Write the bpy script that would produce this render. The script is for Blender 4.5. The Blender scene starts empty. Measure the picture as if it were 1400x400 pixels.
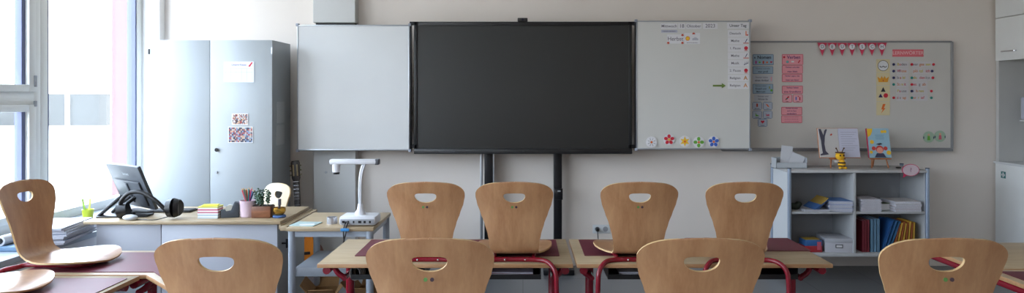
import bpy, bmesh, math, random
from mathutils import Vector, Matrix
random.seed(7)
PI = math.pi
SC = bpy.context.scene
COL = SC.collection
# ------------------------------------------------------------------ camera
F = 950.0; VX, VY = 715.0, 132.0; HC = 1.57
cd = bpy.data.cameras.new('camera'); cam = bpy.data.objects.new('camera', cd); COL.objects.link(cam)
cam.location = (0, 0, HC); cam.rotation_euler = (PI/2, 0, 0)
cd.sensor_width = 36; cd.lens = 36*F/1400
cd.shift_x = -(VX-700)/1400; cd.shift_y = -(200-VY)/1400
cd.clip_start = .05; cd.clip_end = 200
SC.camera = cam
# ------------------------------------------------------------------ light
SC.view_settings.view_transform = 'Standard'; SC.view_settings.look = 'None'
SC.view_settings.gamma = 1; SC.view_settings.use_curve_mapping = False
SC.view_settings.exposure = 1.26
SC.cycles.use_denoising = True
SC.cycles.max_bounces = 10; SC.cycles.diffuse_bounces = 6
SC.cycles.sample_clamp_indirect = 8
W = bpy.data.worlds.new('overcast_sky'); SC.world = W; W.use_nodes = True
nt = W.node_tree; nt.nodes.clear()
out = nt.nodes.new('ShaderNodeOutputWorld'); bg = nt.nodes.new('ShaderNodeBackground')
tc = nt.nodes.new('ShaderNodeTexCoord'); sp = nt.nodes.new('ShaderNodeSeparateXYZ'); rp = nt.nodes.new('ShaderNodeValToRGB')
mp = nt.nodes.new('ShaderNodeMapRange')
mp.inputs['From Min'].default_value = -1; mp.inputs['From Max'].default_value = 1
nt.links.new(tc.outputs['Generated'], sp.inputs[0]); nt.links.new(sp.outputs['Z'], mp.inputs['Value'])
nt.links.new(mp.outputs[0], rp.inputs[0]); nt.links.new(rp.outputs[0], bg.inputs[0]); nt.links.new(bg.outputs[0], out.inputs[0])
e = rp.color_ramp.elements
e[0].position = .40; e[0].color = (.46, .34, .23, 1)          # ground and facades below the horizon
e[1].position = .95; e[1].color = (1.12, 1.34, 1.72, 1)
m1 = e.new(.50); m1.color = (.60, .56, .50, 1)
m2 = e.new(.56); m2.color = (1.2, 1.34, 1.56, 1)
bg.inputs[1].default_value = 4.6
def portal(y0, y1, z0, z1, x):
    l = bpy.data.lights.new('window_daylight', 'AREA'); l.shape = 'RECTANGLE'; l.size = z1-z0; l.size_y = y1-y0
    l.cycles.is_portal = True
    o = bpy.data.objects.new('window_daylight', l); COL.objects.link(o)
    o.location = (x, (y0+y1)/2, (z0+z1)/2); o.rotation_euler = (0, -PI/2, 0)
portal(-3.8, 6.36, .62, 3.0, -3.62)

# ------------------------------------------------------------------ helpers
def X(px, D): return (px-VX)/F*D
def Z(py, D): return HC-(py-VY)/F*D
def lin(c):
    return tuple(((v/255)/12.92 if v/255 <= .04045 else ((v/255+.055)/1.055)**2.4) for v in c)
MATS = {}
def mat(name, rgb, rough=.5, metal=0., spec=.5, bump=0., bscale=60., var=0., vscale=4., vec=(1,1,1), coat=0.):
    if name in MATS: return MATS[name]
    m = bpy.data.materials.new(name); m.use_nodes = True; n = m.node_tree; b = n.nodes['Principled BSDF']
    c = lin(rgb)
    b.inputs['Base Color'].default_value = (*c, 1); b.inputs['Roughness'].default_value = rough
    b.inputs['Metallic'].default_value = metal; b.inputs['Specular IOR Level'].default_value = spec
    b.inputs['Coat Weight'].default_value = coat
    t = n.nodes.new('ShaderNodeTexCoord'); mpn = n.nodes.new('ShaderNodeMapping'); mpn.inputs['Scale'].default_value = vec
    n.links.new(t.outputs['Object'], mpn.inputs[0])
    v = var if var else .02
    no = n.nodes.new('ShaderNodeTexNoise'); no.inputs['Scale'].default_value = vscale; no.inputs['Detail'].default_value = 4
    n.links.new(mpn.outputs[0], no.inputs['Vector'])
    r = n.nodes.new('ShaderNodeValToRGB'); r.color_ramp.elements[0].position = .3; r.color_ramp.elements[1].position = .7
    r.color_ramp.elements[0].color = (*[x*(1-v) for x in c], 1); r.color_ramp.elements[1].color = (*[min(1, x*(1+v)) for x in c], 1)
    n.links.new(no.outputs[0], r.inputs[0]); n.links.new(r.outputs[0], b.inputs['Base Color'])
    if bump:
        n2 = n.nodes.new('ShaderNodeTexNoise'); n2.inputs['Scale'].default_value = bscale
        n.links.new(t.outputs['Object'], n2.inputs['Vector'])
        bu = n.nodes.new('ShaderNodeBump'); bu.inputs['Strength'].default_value = bump; bu.inputs['Distance'].default_value = .002
        n.links.new(n2.outputs[0], bu.inputs['Height']); n.links.new(bu.outputs[0], b.inputs['Normal'])
    MATS[name] = m; return m
def wood(name, a, b_, grain=(6, 6, .8), scale=6, rough=.38, coat=0):
    if name in MATS: return MATS[name]
    m = bpy.data.materials.new(name); m.use_nodes = True; n = m.node_tree; b = n.nodes['Principled BSDF']
    t = n.nodes.new('ShaderNodeTexCoord'); mpn = n.nodes.new('ShaderNodeMapping'); mpn.inputs['Scale'].default_value = grain
    n.links.new(t.outputs['Object'], mpn.inputs[0])
    w = n.nodes.new('ShaderNodeTexNoise'); w.inputs['Scale'].default_value = scale; w.inputs['Detail'].default_value = 5; w.inputs['Distortion'].default_value = .6
    f = n.nodes.new('ShaderNodeTexNoise'); f.inputs['Scale'].default_value = scale*9; f.inputs['Detail'].default_value = 3
    n.links.new(mpn.outputs[0], w.inputs['Vector']); n.links.new(mpn.outputs[0], f.inputs['Vector'])
    r = n.nodes.new('ShaderNodeValToRGB'); r.color_ramp.elements[0].position = .35; r.color_ramp.elements[1].position = .65
    r.color_ramp.elements[0].color = (*lin(a), 1); r.color_ramp.elements[1].color = (*lin(b_), 1)
    ma = n.nodes.new('ShaderNodeMath'); ma.operation = 'MULTIPLY_ADD'; ma.inputs[1].default_value = .2
    mm = n.nodes.new('ShaderNodeMath'); mm.operation = 'MULTIPLY'; mm.inputs[1].default_value = .8
    n.links.new(w.outputs[0], mm.inputs[0]); n.links.new(f.outputs[0], ma.inputs[0]); n.links.new(mm.outputs[0], ma.inputs[2])
    n.links.new(ma.outputs[0], r.inputs[0]); n.links.new(r.outputs[0], b.inputs['Base Color'])
    b.inputs['Roughness'].default_value = rough; b.inputs['Coat Weight'].default_value = coat; b.inputs['Coat Roughness'].default_value = .3
    MATS[name] = m; return m

class MB:
    def __init__(s): s.bm = bmesh.new(); s.mi = 0
    def _fin(s, nb, M=None):
        if M is not None: nb.transform(M)
        for f in nb.faces: f.material_index = s.mi
        me = bpy.data.meshes.new('t'); nb.to_mesh(me); nb.free(); s.bm.from_mesh(me); bpy.data.meshes.remove(me); return s
    def box(s, x0, x1, y0, y1, z0, z1, bev=0., M=None, seg=2):
        nb = bmesh.new(); bmesh.ops.create_cube(nb, size=1)
        for v in nb.verts: v.co = Vector(((x0+x1)/2+v.co.x*(x1-x0), (y0+y1)/2+v.co.y*(y1-y0), (z0+z1)/2+v.co.z*(z1-z0)))
        if bev: bmesh.ops.bevel(nb, geom=nb.edges[:], offset=bev, segments=seg, affect='EDGES', profile=.5)
        return s._fin(nb, M)
    def prism(s, pts, d0, d1, axis='y', bev=0., M=None):
        nb = bmesh.new()
        def mk(p, d): return {'y': (p[0], d, p[1]), 'z': (p[0], p[1], d), 'x': (d, p[0], p[1])}[axis]
        a = [nb.verts.new(mk(p, d0)) for p in pts]; b = [nb.verts.new(mk(p, d1)) for p in pts]
        nb.faces.new(a); nb.faces.new(b[::-1])
        n = len(pts)
        for i in range(n): nb.faces.new((a[i], b[i], b[(i+1) % n], a[(i+1) % n]))
        bmesh.ops.recalc_face_normals(nb, faces=nb.faces[:])
        if bev:
            ed = [e for e in nb.edges if len(e.link_faces) == 2 and (e.link_faces[0].normal.angle(e.link_faces[1].normal) > .8)]
            bmesh.ops.bevel(nb, geom=ed, offset=bev, segments=2, affect='EDGES', profile=.5)
        return s._fin(nb, M)
    def lathe(s, prof, c=(0, 0, 0), seg=24, M=None):
        nb = bmesh.new(); rings = []
        for r, z in prof:
            if r < 1e-5: rings.append([nb.verts.new((c[0], c[1], c[2]+z))])
            else: rings.append([nb.verts.new((c[0]+r*math.cos(2*PI*i/seg), c[1]+r*math.sin(2*PI*i/seg), c[2]+z)) for i in range(seg)])
        for a, b in zip(rings, rings[1:]):
            for i in range(seg):
                j = (i+1) % seg
                if len(a) == 1 and len(b) == 1: continue
                if len(a) == 1: nb.faces.new((a[0], b[j], b[i]))
                elif len(b) == 1: nb.faces.new((a[i], a[j], b[0]))
                else: nb.faces.new((a[i], a[j], b[j], b[i]))
        bmesh.ops.recalc_face_normals(nb, faces=nb.faces[:])
        return s._fin(nb, M)
    def cyl(s, p0, p1, r0, r1=None, seg=20):
        p0, p1 = Vector(p0), Vector(p1); r1 = r0 if r1 is None else r1; d = p1-p0
        M = Matrix.Translation(p0) @ d.to_track_quat('Z', 'Y').to_matrix().to_4x4()
        return s.lathe([(0, 0), (r0, 0), (r1, d.length), (0, d.length)], seg=seg, M=M)
    def ball(s, c, r, sc=(1, 1, 1), seg=20):
        nb = bmesh.new(); bmesh.ops.create_uvsphere(nb, u_segments=seg, v_segments=max(6, seg//2), radius=r)
        for v in nb.verts: v.co = Vector((c[0]+v.co.x*sc[0], c[1]+v.co.y*sc[1], c[2]+v.co.z*sc[2]))
        return s._fin(nb)
    def tube(s, pts, r, seg=10, smooth=6, closed=False):
        P = [Vector(p) for p in pts]
        if smooth and len(P) > 2:
            Q = []; n = len(P); rng = n if closed else n-1
            for i in range(rng):
                p1, p2 = P[i], P[(i+1) % n]
                p0 = P[(i-1) % n] if closed or i > 0 else p1*2-p2
                p3 = P[(i+2) % n] if closed or i+2 < n else p2*2-p1
                for k in range(smooth):
                    t = k/smooth
                    Q.append(.5*((2*p1)+(p2-p0)*t+(2*p0-5*p1+4*p2-p3)*t*t+(3*p1-p0-3*p2+p3)*t**3))
            if not closed: Q.append(P[-1])
            P = Q
        nb = bmesh.new(); rings = []; n = len(P); up = None
        for i, p in enumerate(P):
            a = P[(i-1) % n] if closed or i > 0 else p; b = P[(i+1) % n] if closed or i < n-1 else p
            t = (b-a).normalized()
            if up is None:
                up = t.orthogonal().normalized()
            up = (up-t*up.dot(t)).normalized(); w = t.cross(up)
            rings.append([nb.verts.new(p+up*r*math.cos(2*PI*k/seg)+w*r*math.sin(2*PI*k/seg)) for k in range(seg)])
        for i in range(n if closed else n-1):
            a, b = rings[i], rings[(i+1) % n]
            for k in range(seg): nb.faces.new((a[k], a[(k+1) % seg], b[(k+1) % seg], b[k]))
        if not closed: nb.faces.new(rings[0][::-1]); nb.faces.new(rings[-1])
        bmesh.ops.recalc_face_normals(nb, faces=nb.faces[:])
        return s._fin(nb)
    def build(s, name, mats, parent=None, loc=(0, 0, 0), smooth=35):
        me = bpy.data.meshes.new(name); s.bm.to_mesh(me); s.bm.free()
        for m in (mats if isinstance(mats, (list, tuple)) else [mats]): me.materials.append(m)
        if smooth:
            me.polygons.foreach_set('use_smooth', [True]*len(me.polygons)); me.set_sharp_from_angle(angle=math.radians(smooth))
        o = bpy.data.objects.new(name, me); COL.objects.link(o); o.location = loc
        if parent: o.parent = parent
        return o
def tag(o, label, cat, group=None, kind=None):
    o['label'] = label; o['category'] = cat
    if group: o['group'] = group
    if kind: o['kind'] = kind
    return o
def thing(name, label, cat, loc=(0, 0, 0), rz=0, group=None):
    o = bpy.data.objects.new(name, None); COL.objects.link(o); o.location = loc; o.rotation_euler = (0, 0, rz)
    o.empty_display_size = .1
    return tag(o, label, cat, group)
def struct(mb, name, m, smooth=0):
    o = mb.build(name, m, smooth=smooth); o['kind'] = 'structure'; return o
def dup(root, loc, rz, label, group=None):
    r = root.copy(); COL.objects.link(r); r.location = loc; r.rotation_euler = (0, 0, rz); r['label'] = label
    if group: r['group'] = group
    def rec(a, b):
        for ch in list(a.children):
            c = ch.copy(); COL.objects.link(c); c.parent = b; rec(ch, c)
    rec(root, r); return r
def lettering(parent, text, size, x, z, m, y=-.0022, align='CENTER', name='lettering', bold=0., sx=1.):
    c = bpy.data.curves.new(name, 'FONT'); c.body = text; c.size = size; c.align_x = align; c.align_y = 'CENTER'
    c.extrude = .0003; c.offset = bold+size*.006; c.materials.append(m)
    o = bpy.data.objects.new(name, c); COL.objects.link(o); o.parent = parent; o.location = (x, y, z)
    o.rotation_euler = (PI/2, 0, 0); o.scale = (sx, 1, 1); return o
def rrect(w, h, r, n=5, cx=0, cz=0):
    pts = []
    for (sx, sz, a0) in ((1, 1, 0), (-1, 1, 90), (-1, -1, 180), (1, -1, 270)):
        for k in range(n+1):
            a = math.radians(a0+90*k/n); pts.append((cx+sx*(w/2-r)+r*math.cos(a), cz+sz*(h/2-r)+r*math.sin(a)))
    return pts
def circ(r, n=24, cx=0, cz=0): return [(cx+r*math.cos(2*PI*i/n), cz+r*math.sin(2*PI*i/n)) for i in range(n)]

# ------------------------------------------------------------------ materials
M_wall = mat('wall_paint', (223, 214, 206), .8, bump=.15, bscale=300, var=.02, vscale=1.5)
M_ceil = mat('ceiling_paint', (240, 236, 230), .9)
M_lwall = mat('pier_paint', (226, 224, 222), .8)
M_white = mat('white_laminate', (205, 208, 210), .45)
M_cup = mat('grey_laminate', (163, 168, 171), .35, var=.01)
M_cupside = mat('grey_side_laminate', (150, 156, 160), .45)
M_shelf = mat('shelf_laminate', (178, 180, 182), .5)
M_alu = mat('aluminium', (170, 174, 180), .35, .7)
M_gsteel = mat('grey_painted_steel', (160, 168, 178), .35, .2)
M_board = mat('whiteboard_enamel', (203, 204, 204), .28, var=.01)
M_board2 = mat('old_whiteboard_enamel', (206, 205, 201), .3, var=.01)
M_black = mat('black_plastic', (18, 18, 20), .4)
M_blackm = mat('black_steel', (20, 20, 24), .35, .3)
M_screen = mat('dark_glass', (30, 31, 30), .36, spec=.6)
M_red = mat('crimson_steel', (124, 10, 32), .25, spec=.6)
M_mat = mat('maroon_desk_mat', (98, 34, 48), .5, spec=.35, var=.06, vscale=8)
M_chair = wood('beech_ply', (164, 116, 78), (190, 145, 104), (5, 5, 1.0), 3.2, .34, .6)
M_chairp = wood('pale_ply', (160, 142, 110), (178, 160, 130), (5, 5, 1.0), 3.2, .36)
M_ply = mat('ply_edge', (196, 164, 118), .5, var=.12, vscale=30)
M_deskw = wood('beech_desk', (158, 138, 108), (174, 154, 124), (1.2, 9, 9), 3, .4)
M_deske = wood('beech_desk_edge', (160, 118, 80), (176, 134, 94), (1.2, 9, 9), 5, .5)
M_floor = mat('floor_tile', (128, 130, 133), .3)
M_glassk = mat('gasket_rubber', (92, 98, 130), .5)
M_frame = mat('window_frame_paint', (222, 222, 218), .4)
M_paper = mat('white_paper', (216, 216, 218), .7)
M_ink = mat('ink_black', (40, 38, 48), .7)
M_inkg = mat('ink_grey', (108, 104, 114), .7)
M_cream = mat('cream_card', (214, 200, 160), .7)
M_pink = mat('pink_card', (226, 152, 160), .7)
M_pinkd = mat('pink_border', (196, 84, 104), .7)
M_blue = mat('blue_card', (150, 172, 190), .7)
M_blued = mat('blue_border', (92, 110, 134), .7)
M_chrome = mat('chrome', (200, 200, 205), .15, 1)
def C(name, rgb, rough=.55, **k): return mat(name, rgb, rough, **k)
M_cred = C('red_colour', (200, 36, 56)); M_cyel = C('yellow_colour', (236, 190, 50)); M_cgrn = C('green_colour', (104, 170, 60))
M_cblu = C('blue_colour', (60, 100, 190)); M_cora = C('orange_colour', (226, 110, 40)); M_cteal = C('teal_colour', (40, 130, 120))
M_cnavy = C('navy_colour', (40, 40, 90)); M_corange2 = C('rust_colour', (190, 70, 40))
# floor tile joints
nf = M_floor.node_tree; bs = nf.nodes['Principled BSDF']
br = nf.nodes.new('ShaderNodeTexBrick'); br.offset = 0; br.inputs['Scale'].default_value = 1
br.inputs['Brick Width'].default_value = .6; br.inputs['Row Height'].default_value = .6; br.inputs['Mortar Size'].default_value = .004
br.inputs['Color1'].default_value = (*lin((104, 105, 108)), 1); br.inputs['Color2'].default_value = (*lin((100, 102, 105)), 1); br.inputs['Mortar'].default_value = (*lin((60, 62, 66)), 1)
tcf = nf.nodes.new('ShaderNodeTexCoord'); nf.links.new(tcf.outputs['Object'], br.inputs['Vector']); nf.links.new(br.outputs['Color'], bs.inputs['Base Color'])
# glass
def glass_mat():
    m = bpy.data.materials.new('window_glass'); m.use_nodes = True; n = m.node_tree; n.nodes.clear()
    o = n.nodes.new('ShaderNodeOutputMaterial'); t = n.nodes.new('ShaderNodeBsdfTransparent'); g = n.nodes.new('ShaderNodeBsdfGlossy')
    mx = n.nodes.new('ShaderNodeMixShader'); lw = n.nodes.new('ShaderNodeLayerWeight'); lw.inputs[0].default_value = .5
    pw = n.nodes.new('ShaderNodeMath'); pw.operation = 'POWER'; pw.inputs[1].default_value = 4; n.links.new(lw.outputs['Facing'], pw.inputs[0])
    fr = n.nodes.new('ShaderNodeMath'); fr.operation = 'MULTIPLY_ADD'; fr.inputs[1].default_value = .4; fr.inputs[2].default_value = .03; n.links.new(pw.outputs[0], fr.inputs[0])
    t.inputs[0].default_value = (.95, .97, .97, 1); g.inputs['Roughness'].default_value = .02
    n.links.new(fr.outputs[0], mx.inputs[0]); n.links.new(t.outputs[0], mx.inputs[1]); n.links.new(g.outputs[0], mx.inputs[2]); n.links.new(mx.outputs[0], o.inputs[0])
    return m
M_glass = glass_mat()

# ------------------------------------------------------------------ room
YB = 6.46; XL = -3.33; XR = 4.95; YR = -4.0; ZC = 3.2
struct(MB().box(-3.58, XR+.1, YR-.1, YB+.15, -.12, 0), 'floor', M_floor)
struct(MB().box(-3.58, XR+.1, YR-.1, YB+.15, ZC, ZC+.12), 'ceiling', M_ceil)
struct(MB().box(-3.58, XR+.1, YB, YB+.15, 0, ZC), 'wall_back', M_wall)
struct(MB().box(XR, XR+.1, YR, YB, 0, ZC), 'wall_right', M_wall)
struct(MB().box(-3.58, XR, YR-.1, YR, 0, ZC), 'wall_rear', M_wall)
b = MB().box(-3.58, -3.0, YR, 5.8, 0, .60).box(-3.58, XL, 5.8, YB, 0, .60)
b.box(-3.58, XL, YR, YB, 2.98, ZC).box(-3.58, XL, 6.365, YB, .60, 2.98).box(-3.58, XL, YR, -3.8, .60, 2.98)
struct(b, 'wall_left', M_lwall)
struct(MB().box(-3.56, -2.95, -3.8, 5.8, .605, .64, .004).box(-3.56, -3.3, 5.8, 6.365, .605, .64, .004), 'window_sill', mat('sill_laminate', (150, 158, 165), .35))
# fill lamps added on the ceiling, unseen above the frame, to even the light
M_fill_lamp = bpy.data.materials.new('fill_lamp_diffuser'); M_fill_lamp.use_nodes = True; _b = M_fill_lamp.node_tree.nodes['Principled BSDF']
_b.inputs['Emission Color'].default_value = (1, .80, .60, 1); _b.inputs['Emission Strength'].default_value = .8
for _x in (-1.4, 1.2, 3.6):
    for _y in (-2.4, .4, 3.2):
        l_ = thing('added_fill_light', 'long added fill light, unseen above the pupils desks', 'ceiling light', (_x, _y, ZC), 0, 'added fill lights')
        MB().box(-.62, .62, -.17, -.15, -.05, 0).box(-.62, .62, .15, .17, -.05, 0).box(-.62, -.60, -.15, .15, -.05, 0).box(.60, .62, -.15, .15, -.05, 0).build('frame', M_white, l_)
        MB().box(-.60, .60, -.15, .15, -.04, -.03).build('diffuser', M_fill_lamp, l_, smooth=0)
# windows
ys = [6.365, 5.03, 3.76, 2.49, 1.22, -.05, -1.32, -2.59, -3.8]
for i in range(8):
    y1, y0 = ys[i], ys[i+1]
    w = bpy.data.objects.new('window_%d' % (i+1), None); COL.objects.link(w); w.location = (-3.53, (y0+y1)/2, .64); w['kind'] = 'structure'
    cy = (y0+y1)/2; a, c = y0-cy, y1-cy; H = 2.34
    f = MB(); t = .075
    f.box(-.04, .04, a, a+t, 0, H, .004).box(-.04, .04, c-t, c, 0, H, .004).box(-.04, .04, a+t, c-t, 0, .07, .004).box(-.04, .04, a+t, c-t, H-.07, H, .004)
    if i > 0: f.box(-.04, .045, a+t, c-t, .875, .965, .004)
    f.build('window_frame', M_frame, w)
    g = MB()
    for (p, q) in (((a+t), (a+t+.022)), ((c-t-.022), (c-t))):
        g.box(-.045, .032, p, q, .07, H-.07)
    g.build('gasket', M_glassk, w)
    if i > 0:
        for (z0, z1) in ((.07, .875), (.965, H-.07)):
            s_ = MB(); p, q = a+t, c-t; u = .07
            s_.box(0, .06, p, p+u, z0, z1, .004).box(0, .06, q-u, q, z0, z1, .004).box(0, .06, p+u, q-u, z0, z0+.05, .004).box(0, .06, p+u, q-u, z1-.05, z1, .004)
            so = s_.build('sash', M_frame, w)
            MB().box(-.02, .03, q-u-.035, q-u, z0+.05, z1-.05).box(-.02, .03, p+u, p+u+.035, z0+.05, z1-.05).build('gasket', M_glassk, so)
        MB().cyl((.062, c-t-.012, 1.0), (.062, c-t-.012, 1.08), .011).cyl((.062, c-t-.012, .86), (.062, c-t-.012, .90), .011).build('hinge', M_alu, w)
        MB().box(.06, .09, a+t+.02, a+t+.05, 1.25, 1.4, .005).build('window_handle', M_alu, w)
    MB().box(-.003, .003, a+t, c-t, .07, H-.07).build('pane', M_glass, w)
# pipe casing on the back wall
b = MB().box(-1.915, -1.53, YB-.11, YB, 0, 2.225, .004)
b.mi = 1; b.box(-1.90, -1.545, YB-.09, YB, 2.225, 2.245); b.mi = 0
b.box(-1.915, -1.53, YB-.125, YB, 2.245, ZC, .004)
co = struct(b, 'column', [mat('casing_paint', (196, 196, 194), .6), M_black])
MB().cyl((-1.80, YB-.11, .88), (-1.80, YB-.118, .88), .012).build('cap', M_alu, co)
# right built-in cupboards
cr = bpy.data.objects.new('built_in_cupboard', None); COL.objects.link(cr); cr.location = (4.37, 4.6, 0)
tag(cr, 'white built-in cupboard wall with an open niche for the towel dispenser', 'cupboard')
b = MB().box(.02, .56, -1.2, 1.85, 0, .93).box(.02, .56, -1.2, 1.85, 1.93, 3.18).box(.40, .56, -1.2, 1.85, .93, 1.93).box(.02, .40, 1.81, 1.85, .93, 1.93).box(.02, .40, -1.2, -1.16, .93, 1.93)
b.build('carcass', mat('cupboard_paint', (190, 190, 188), .5), cr, smooth=0)
M_cd = mat('cupboard_door_paint', (222, 224, 224), .45)
for y0, y1 in ((.63, 1.83), (-.59, .61)):
    for z0, z1 in ((1.90, 2.285), (2.295, 3.17)):
        d = MB().box(0, .02, y0, y1, z0, z1, .003).build('door', M_cd, cr)
        if z0 < 2: MB().tube([(0, y1-.10, 1.98), (-.022, y1-.12, 1.98), (-.022, y1-.26, 1.98), (0, y1-.28, 1.98)], .006).build('handle', M_chrome, d)
    MB().box(0, .02, y0, y1, .08, .955, .003).build('door', M_cd, cr)
MB().box(-.004, .42, -1.2, 1.85, .955, .975, .003).build('niche_shelf', M_white, cr)
st = MB().box(-.002, .0, -.03, .03, -.03, .03)
st.mi = 1; st.box(-.0035, -.002, -.022, .022, -.008, .008).box(-.0035, -.002, -.008, .008, -.022, .022)
o = st.build('first_aid_sticker', [mat('sticker_green', (50, 110, 110), .5), M_paper], None, (4.37, 6.32, .86))
tag(o, 'small green sticker with a white cross on the lower cupboard corner', 'sticker')
ds = thing('towel_dispenser', 'pale grey paper towel dispenser mounted inside the cupboard niche', 'dispenser', (4.62, 6.18, 1.36))
MB().box(-.13, .13, -.26, .10, 0, .21, .02).build('casing', mat('dispenser_plastic', (176, 180, 196), .35), ds)
MB().box(-.135, -.125, -.2, -.05, .11, .125).build('label_strip', M_cblu, ds)
MB().cyl((-.1, .02, .21), (-.1, .02, .26), .006).build('peg', M_cblu, ds)
MB().box(-.13, .15, -.26, .10, -.012, 0).box(.13, .15, -.26, .10, -.012, .2).build('bracket', M_white, ds)

# ------------------------------------------------------------------ outside
M_fac = mat('neighbour_fascia', (72, 72, 70), .8); M_facw = mat('neighbour_render', (225, 225, 222), .8)
bl = thing('neighbour_building', 'flat-roofed building across the yard with a grey parapet seen through the window', 'building', (-16, 21, -5))
MB().box(-9, 4.05, -1, 8, 0, 5.75).build('wall', M_facw, bl, smooth=0)
MB().box(-9, 4.1, -1.15, -.95, 5.75, 6.65).build('parapet', M_fac, bl, smooth=0)
MB().box(2.98, 3.06, -1.25, -1.15, 5.7, 6.66).build('downpipe', M_facw, bl, smooth=0)
MB().box(-9, 4.05, -1, 8, 5.75, 6.0).build('roof', mat('roof_gravel', (190, 186, 180), .9), bl, smooth=0)
b2 = thing('brown_roofed_building', 'low building with a brown roof edge seen through the left window', 'building', (-17.5, 15.5, -5))
MB().box(-3, 3.2, 0, 3, 0, 5.9).build('wall', M_facw, b2, smooth=0)
MB().box(-3.2, 3.3, -.2, 3.2, 5.9, 6.25).build('roof', mat('brown_roof', (66, 50, 42), .8), b2, smooth=0)
o = MB().box(-.12, .12, -.03, .03, 0, 4.2, .005).build('sun_blind_panel', mat('pink_panel', (120, 82, 83), .7), None, (-3.95, 6.9, -.2), 0)
tag(o, 'tall pink vertical panel standing outside the window beside the pier', 'panel')
struct(MB().box(-60, -3.8, -30, 60, -5.1, -5), 'ground', mat('yard_paving', (170, 168, 160), .9))

# ------------------------------------------------------------------ tall cupboard
cb = thing('tall_cupboard', 'tall light grey two-door cupboard standing against the back wall by the window', 'cupboard', (-2.655, 5.90, 0))
MB().box(-.525, -.505, .02, .46, 0, 2.05).box(.505, .525, .02, .46, 0, 2.05).box(-.505, .505, .02, .46, 2.03, 2.05).box(-.505, .505, .02, .46, .0, .1).box(-.505, .505, .44, .46, .1, 2.03).build('carcass', M_cupside, cb, smooth=0)
sx = X(287, 5.9)+2.655
for k, (x0, x1) in enumerate(((-.525, sx-.002), (sx+.002, .525))):
    d = MB().box(x0, x1, 0, .02, .1, 2.05, .002).build('door', M_cup, cb)
    if k == 1:
        kb = MB().cyl((x0+.06, 0, 1.12), (x0+.06, -.012, 1.12), .012).cyl((x0+.06, -.012, 1.12), (x0+.06, -.016, 1.12), .016).build('lock', M_blackm, d)
        MB().cyl((x0+.055, 0, .93), (x0+.055, -.01, .93), .010).build('lock', M_alu, d)
        MB().box(x1-.008, x1+.002, -.003, .01, 1.93, 1.99).build('hinge', M_alu, d)
    else: MB().box(x0-.002, x0+.012, -.004, .01, 1.93, 1.975).build('hinge', M_blackm, d)

# paper things on vertical faces -------------------------------------
def card(name, label, cat, px0, py0, px1, py1, D, m, border=None, r=.006, th=.0015, group=None, rz=0):
    x0, x1 = X(px0, D), X(px1, D); z1, z0 = Z(py0, D), Z(py1, D); w, h = x1-x0, z1-z0
    b = MB(); b.prism(rrect(w, h, min(r, w/3, h/3)), -th, 0)
    ms = [m]
    if border:
        b.mi = 1; ms.append(border)
        for q in (((-w/2, h/2-.004), (w/2, h/2)), ((-w/2, -h/2), (w/2, -h/2+.004))): b.box(q[0][0]+r*.7, q[1][0]-r*.7, -th-.0004, -th, q[0][1], q[1][1])
        for q in (((-w/2), (-w/2+.004)), ((w/2-.004), (w/2))): b.box(q[0], q[1], -th-.0004, -th, -h/2+r*.7, h/2-r*.7)
    o = b.build(name, ms, None, ((x0+x1)/2, D-.0008, (z0+z1)/2), 0); tag(o, label, cat, group); o.rotation_euler = (0, 0, rz)
    o['w'] = w; o['h'] = h
    return o, w, h
def shape(parent, name, pts, m, y=-.0018, th=.0006): return MB().prism(pts, y-th, y).build(name, m, parent, smooth=0)
def rectp(cx, cz, w, h): return [(cx-w/2, cz-h/2), (cx+w/2, cz-h/2), (cx+w/2, cz+h/2), (cx-w/2, cz+h/2)]
def lines(parent, rows, w, m=None):
    """grey print lines of small text"""
    b = MB()
    for z, t in rows:
        x = -w/2
        while x < w/2-.004:
            l = min(random.uniform(.006, .018), w/2-x); b.box(x, x+l, -.0022, -.0016, z-t/2, z+t/2); x += l+.004
    return b.build('printed_lines', m or M_inkg, parent, smooth=0)

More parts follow.
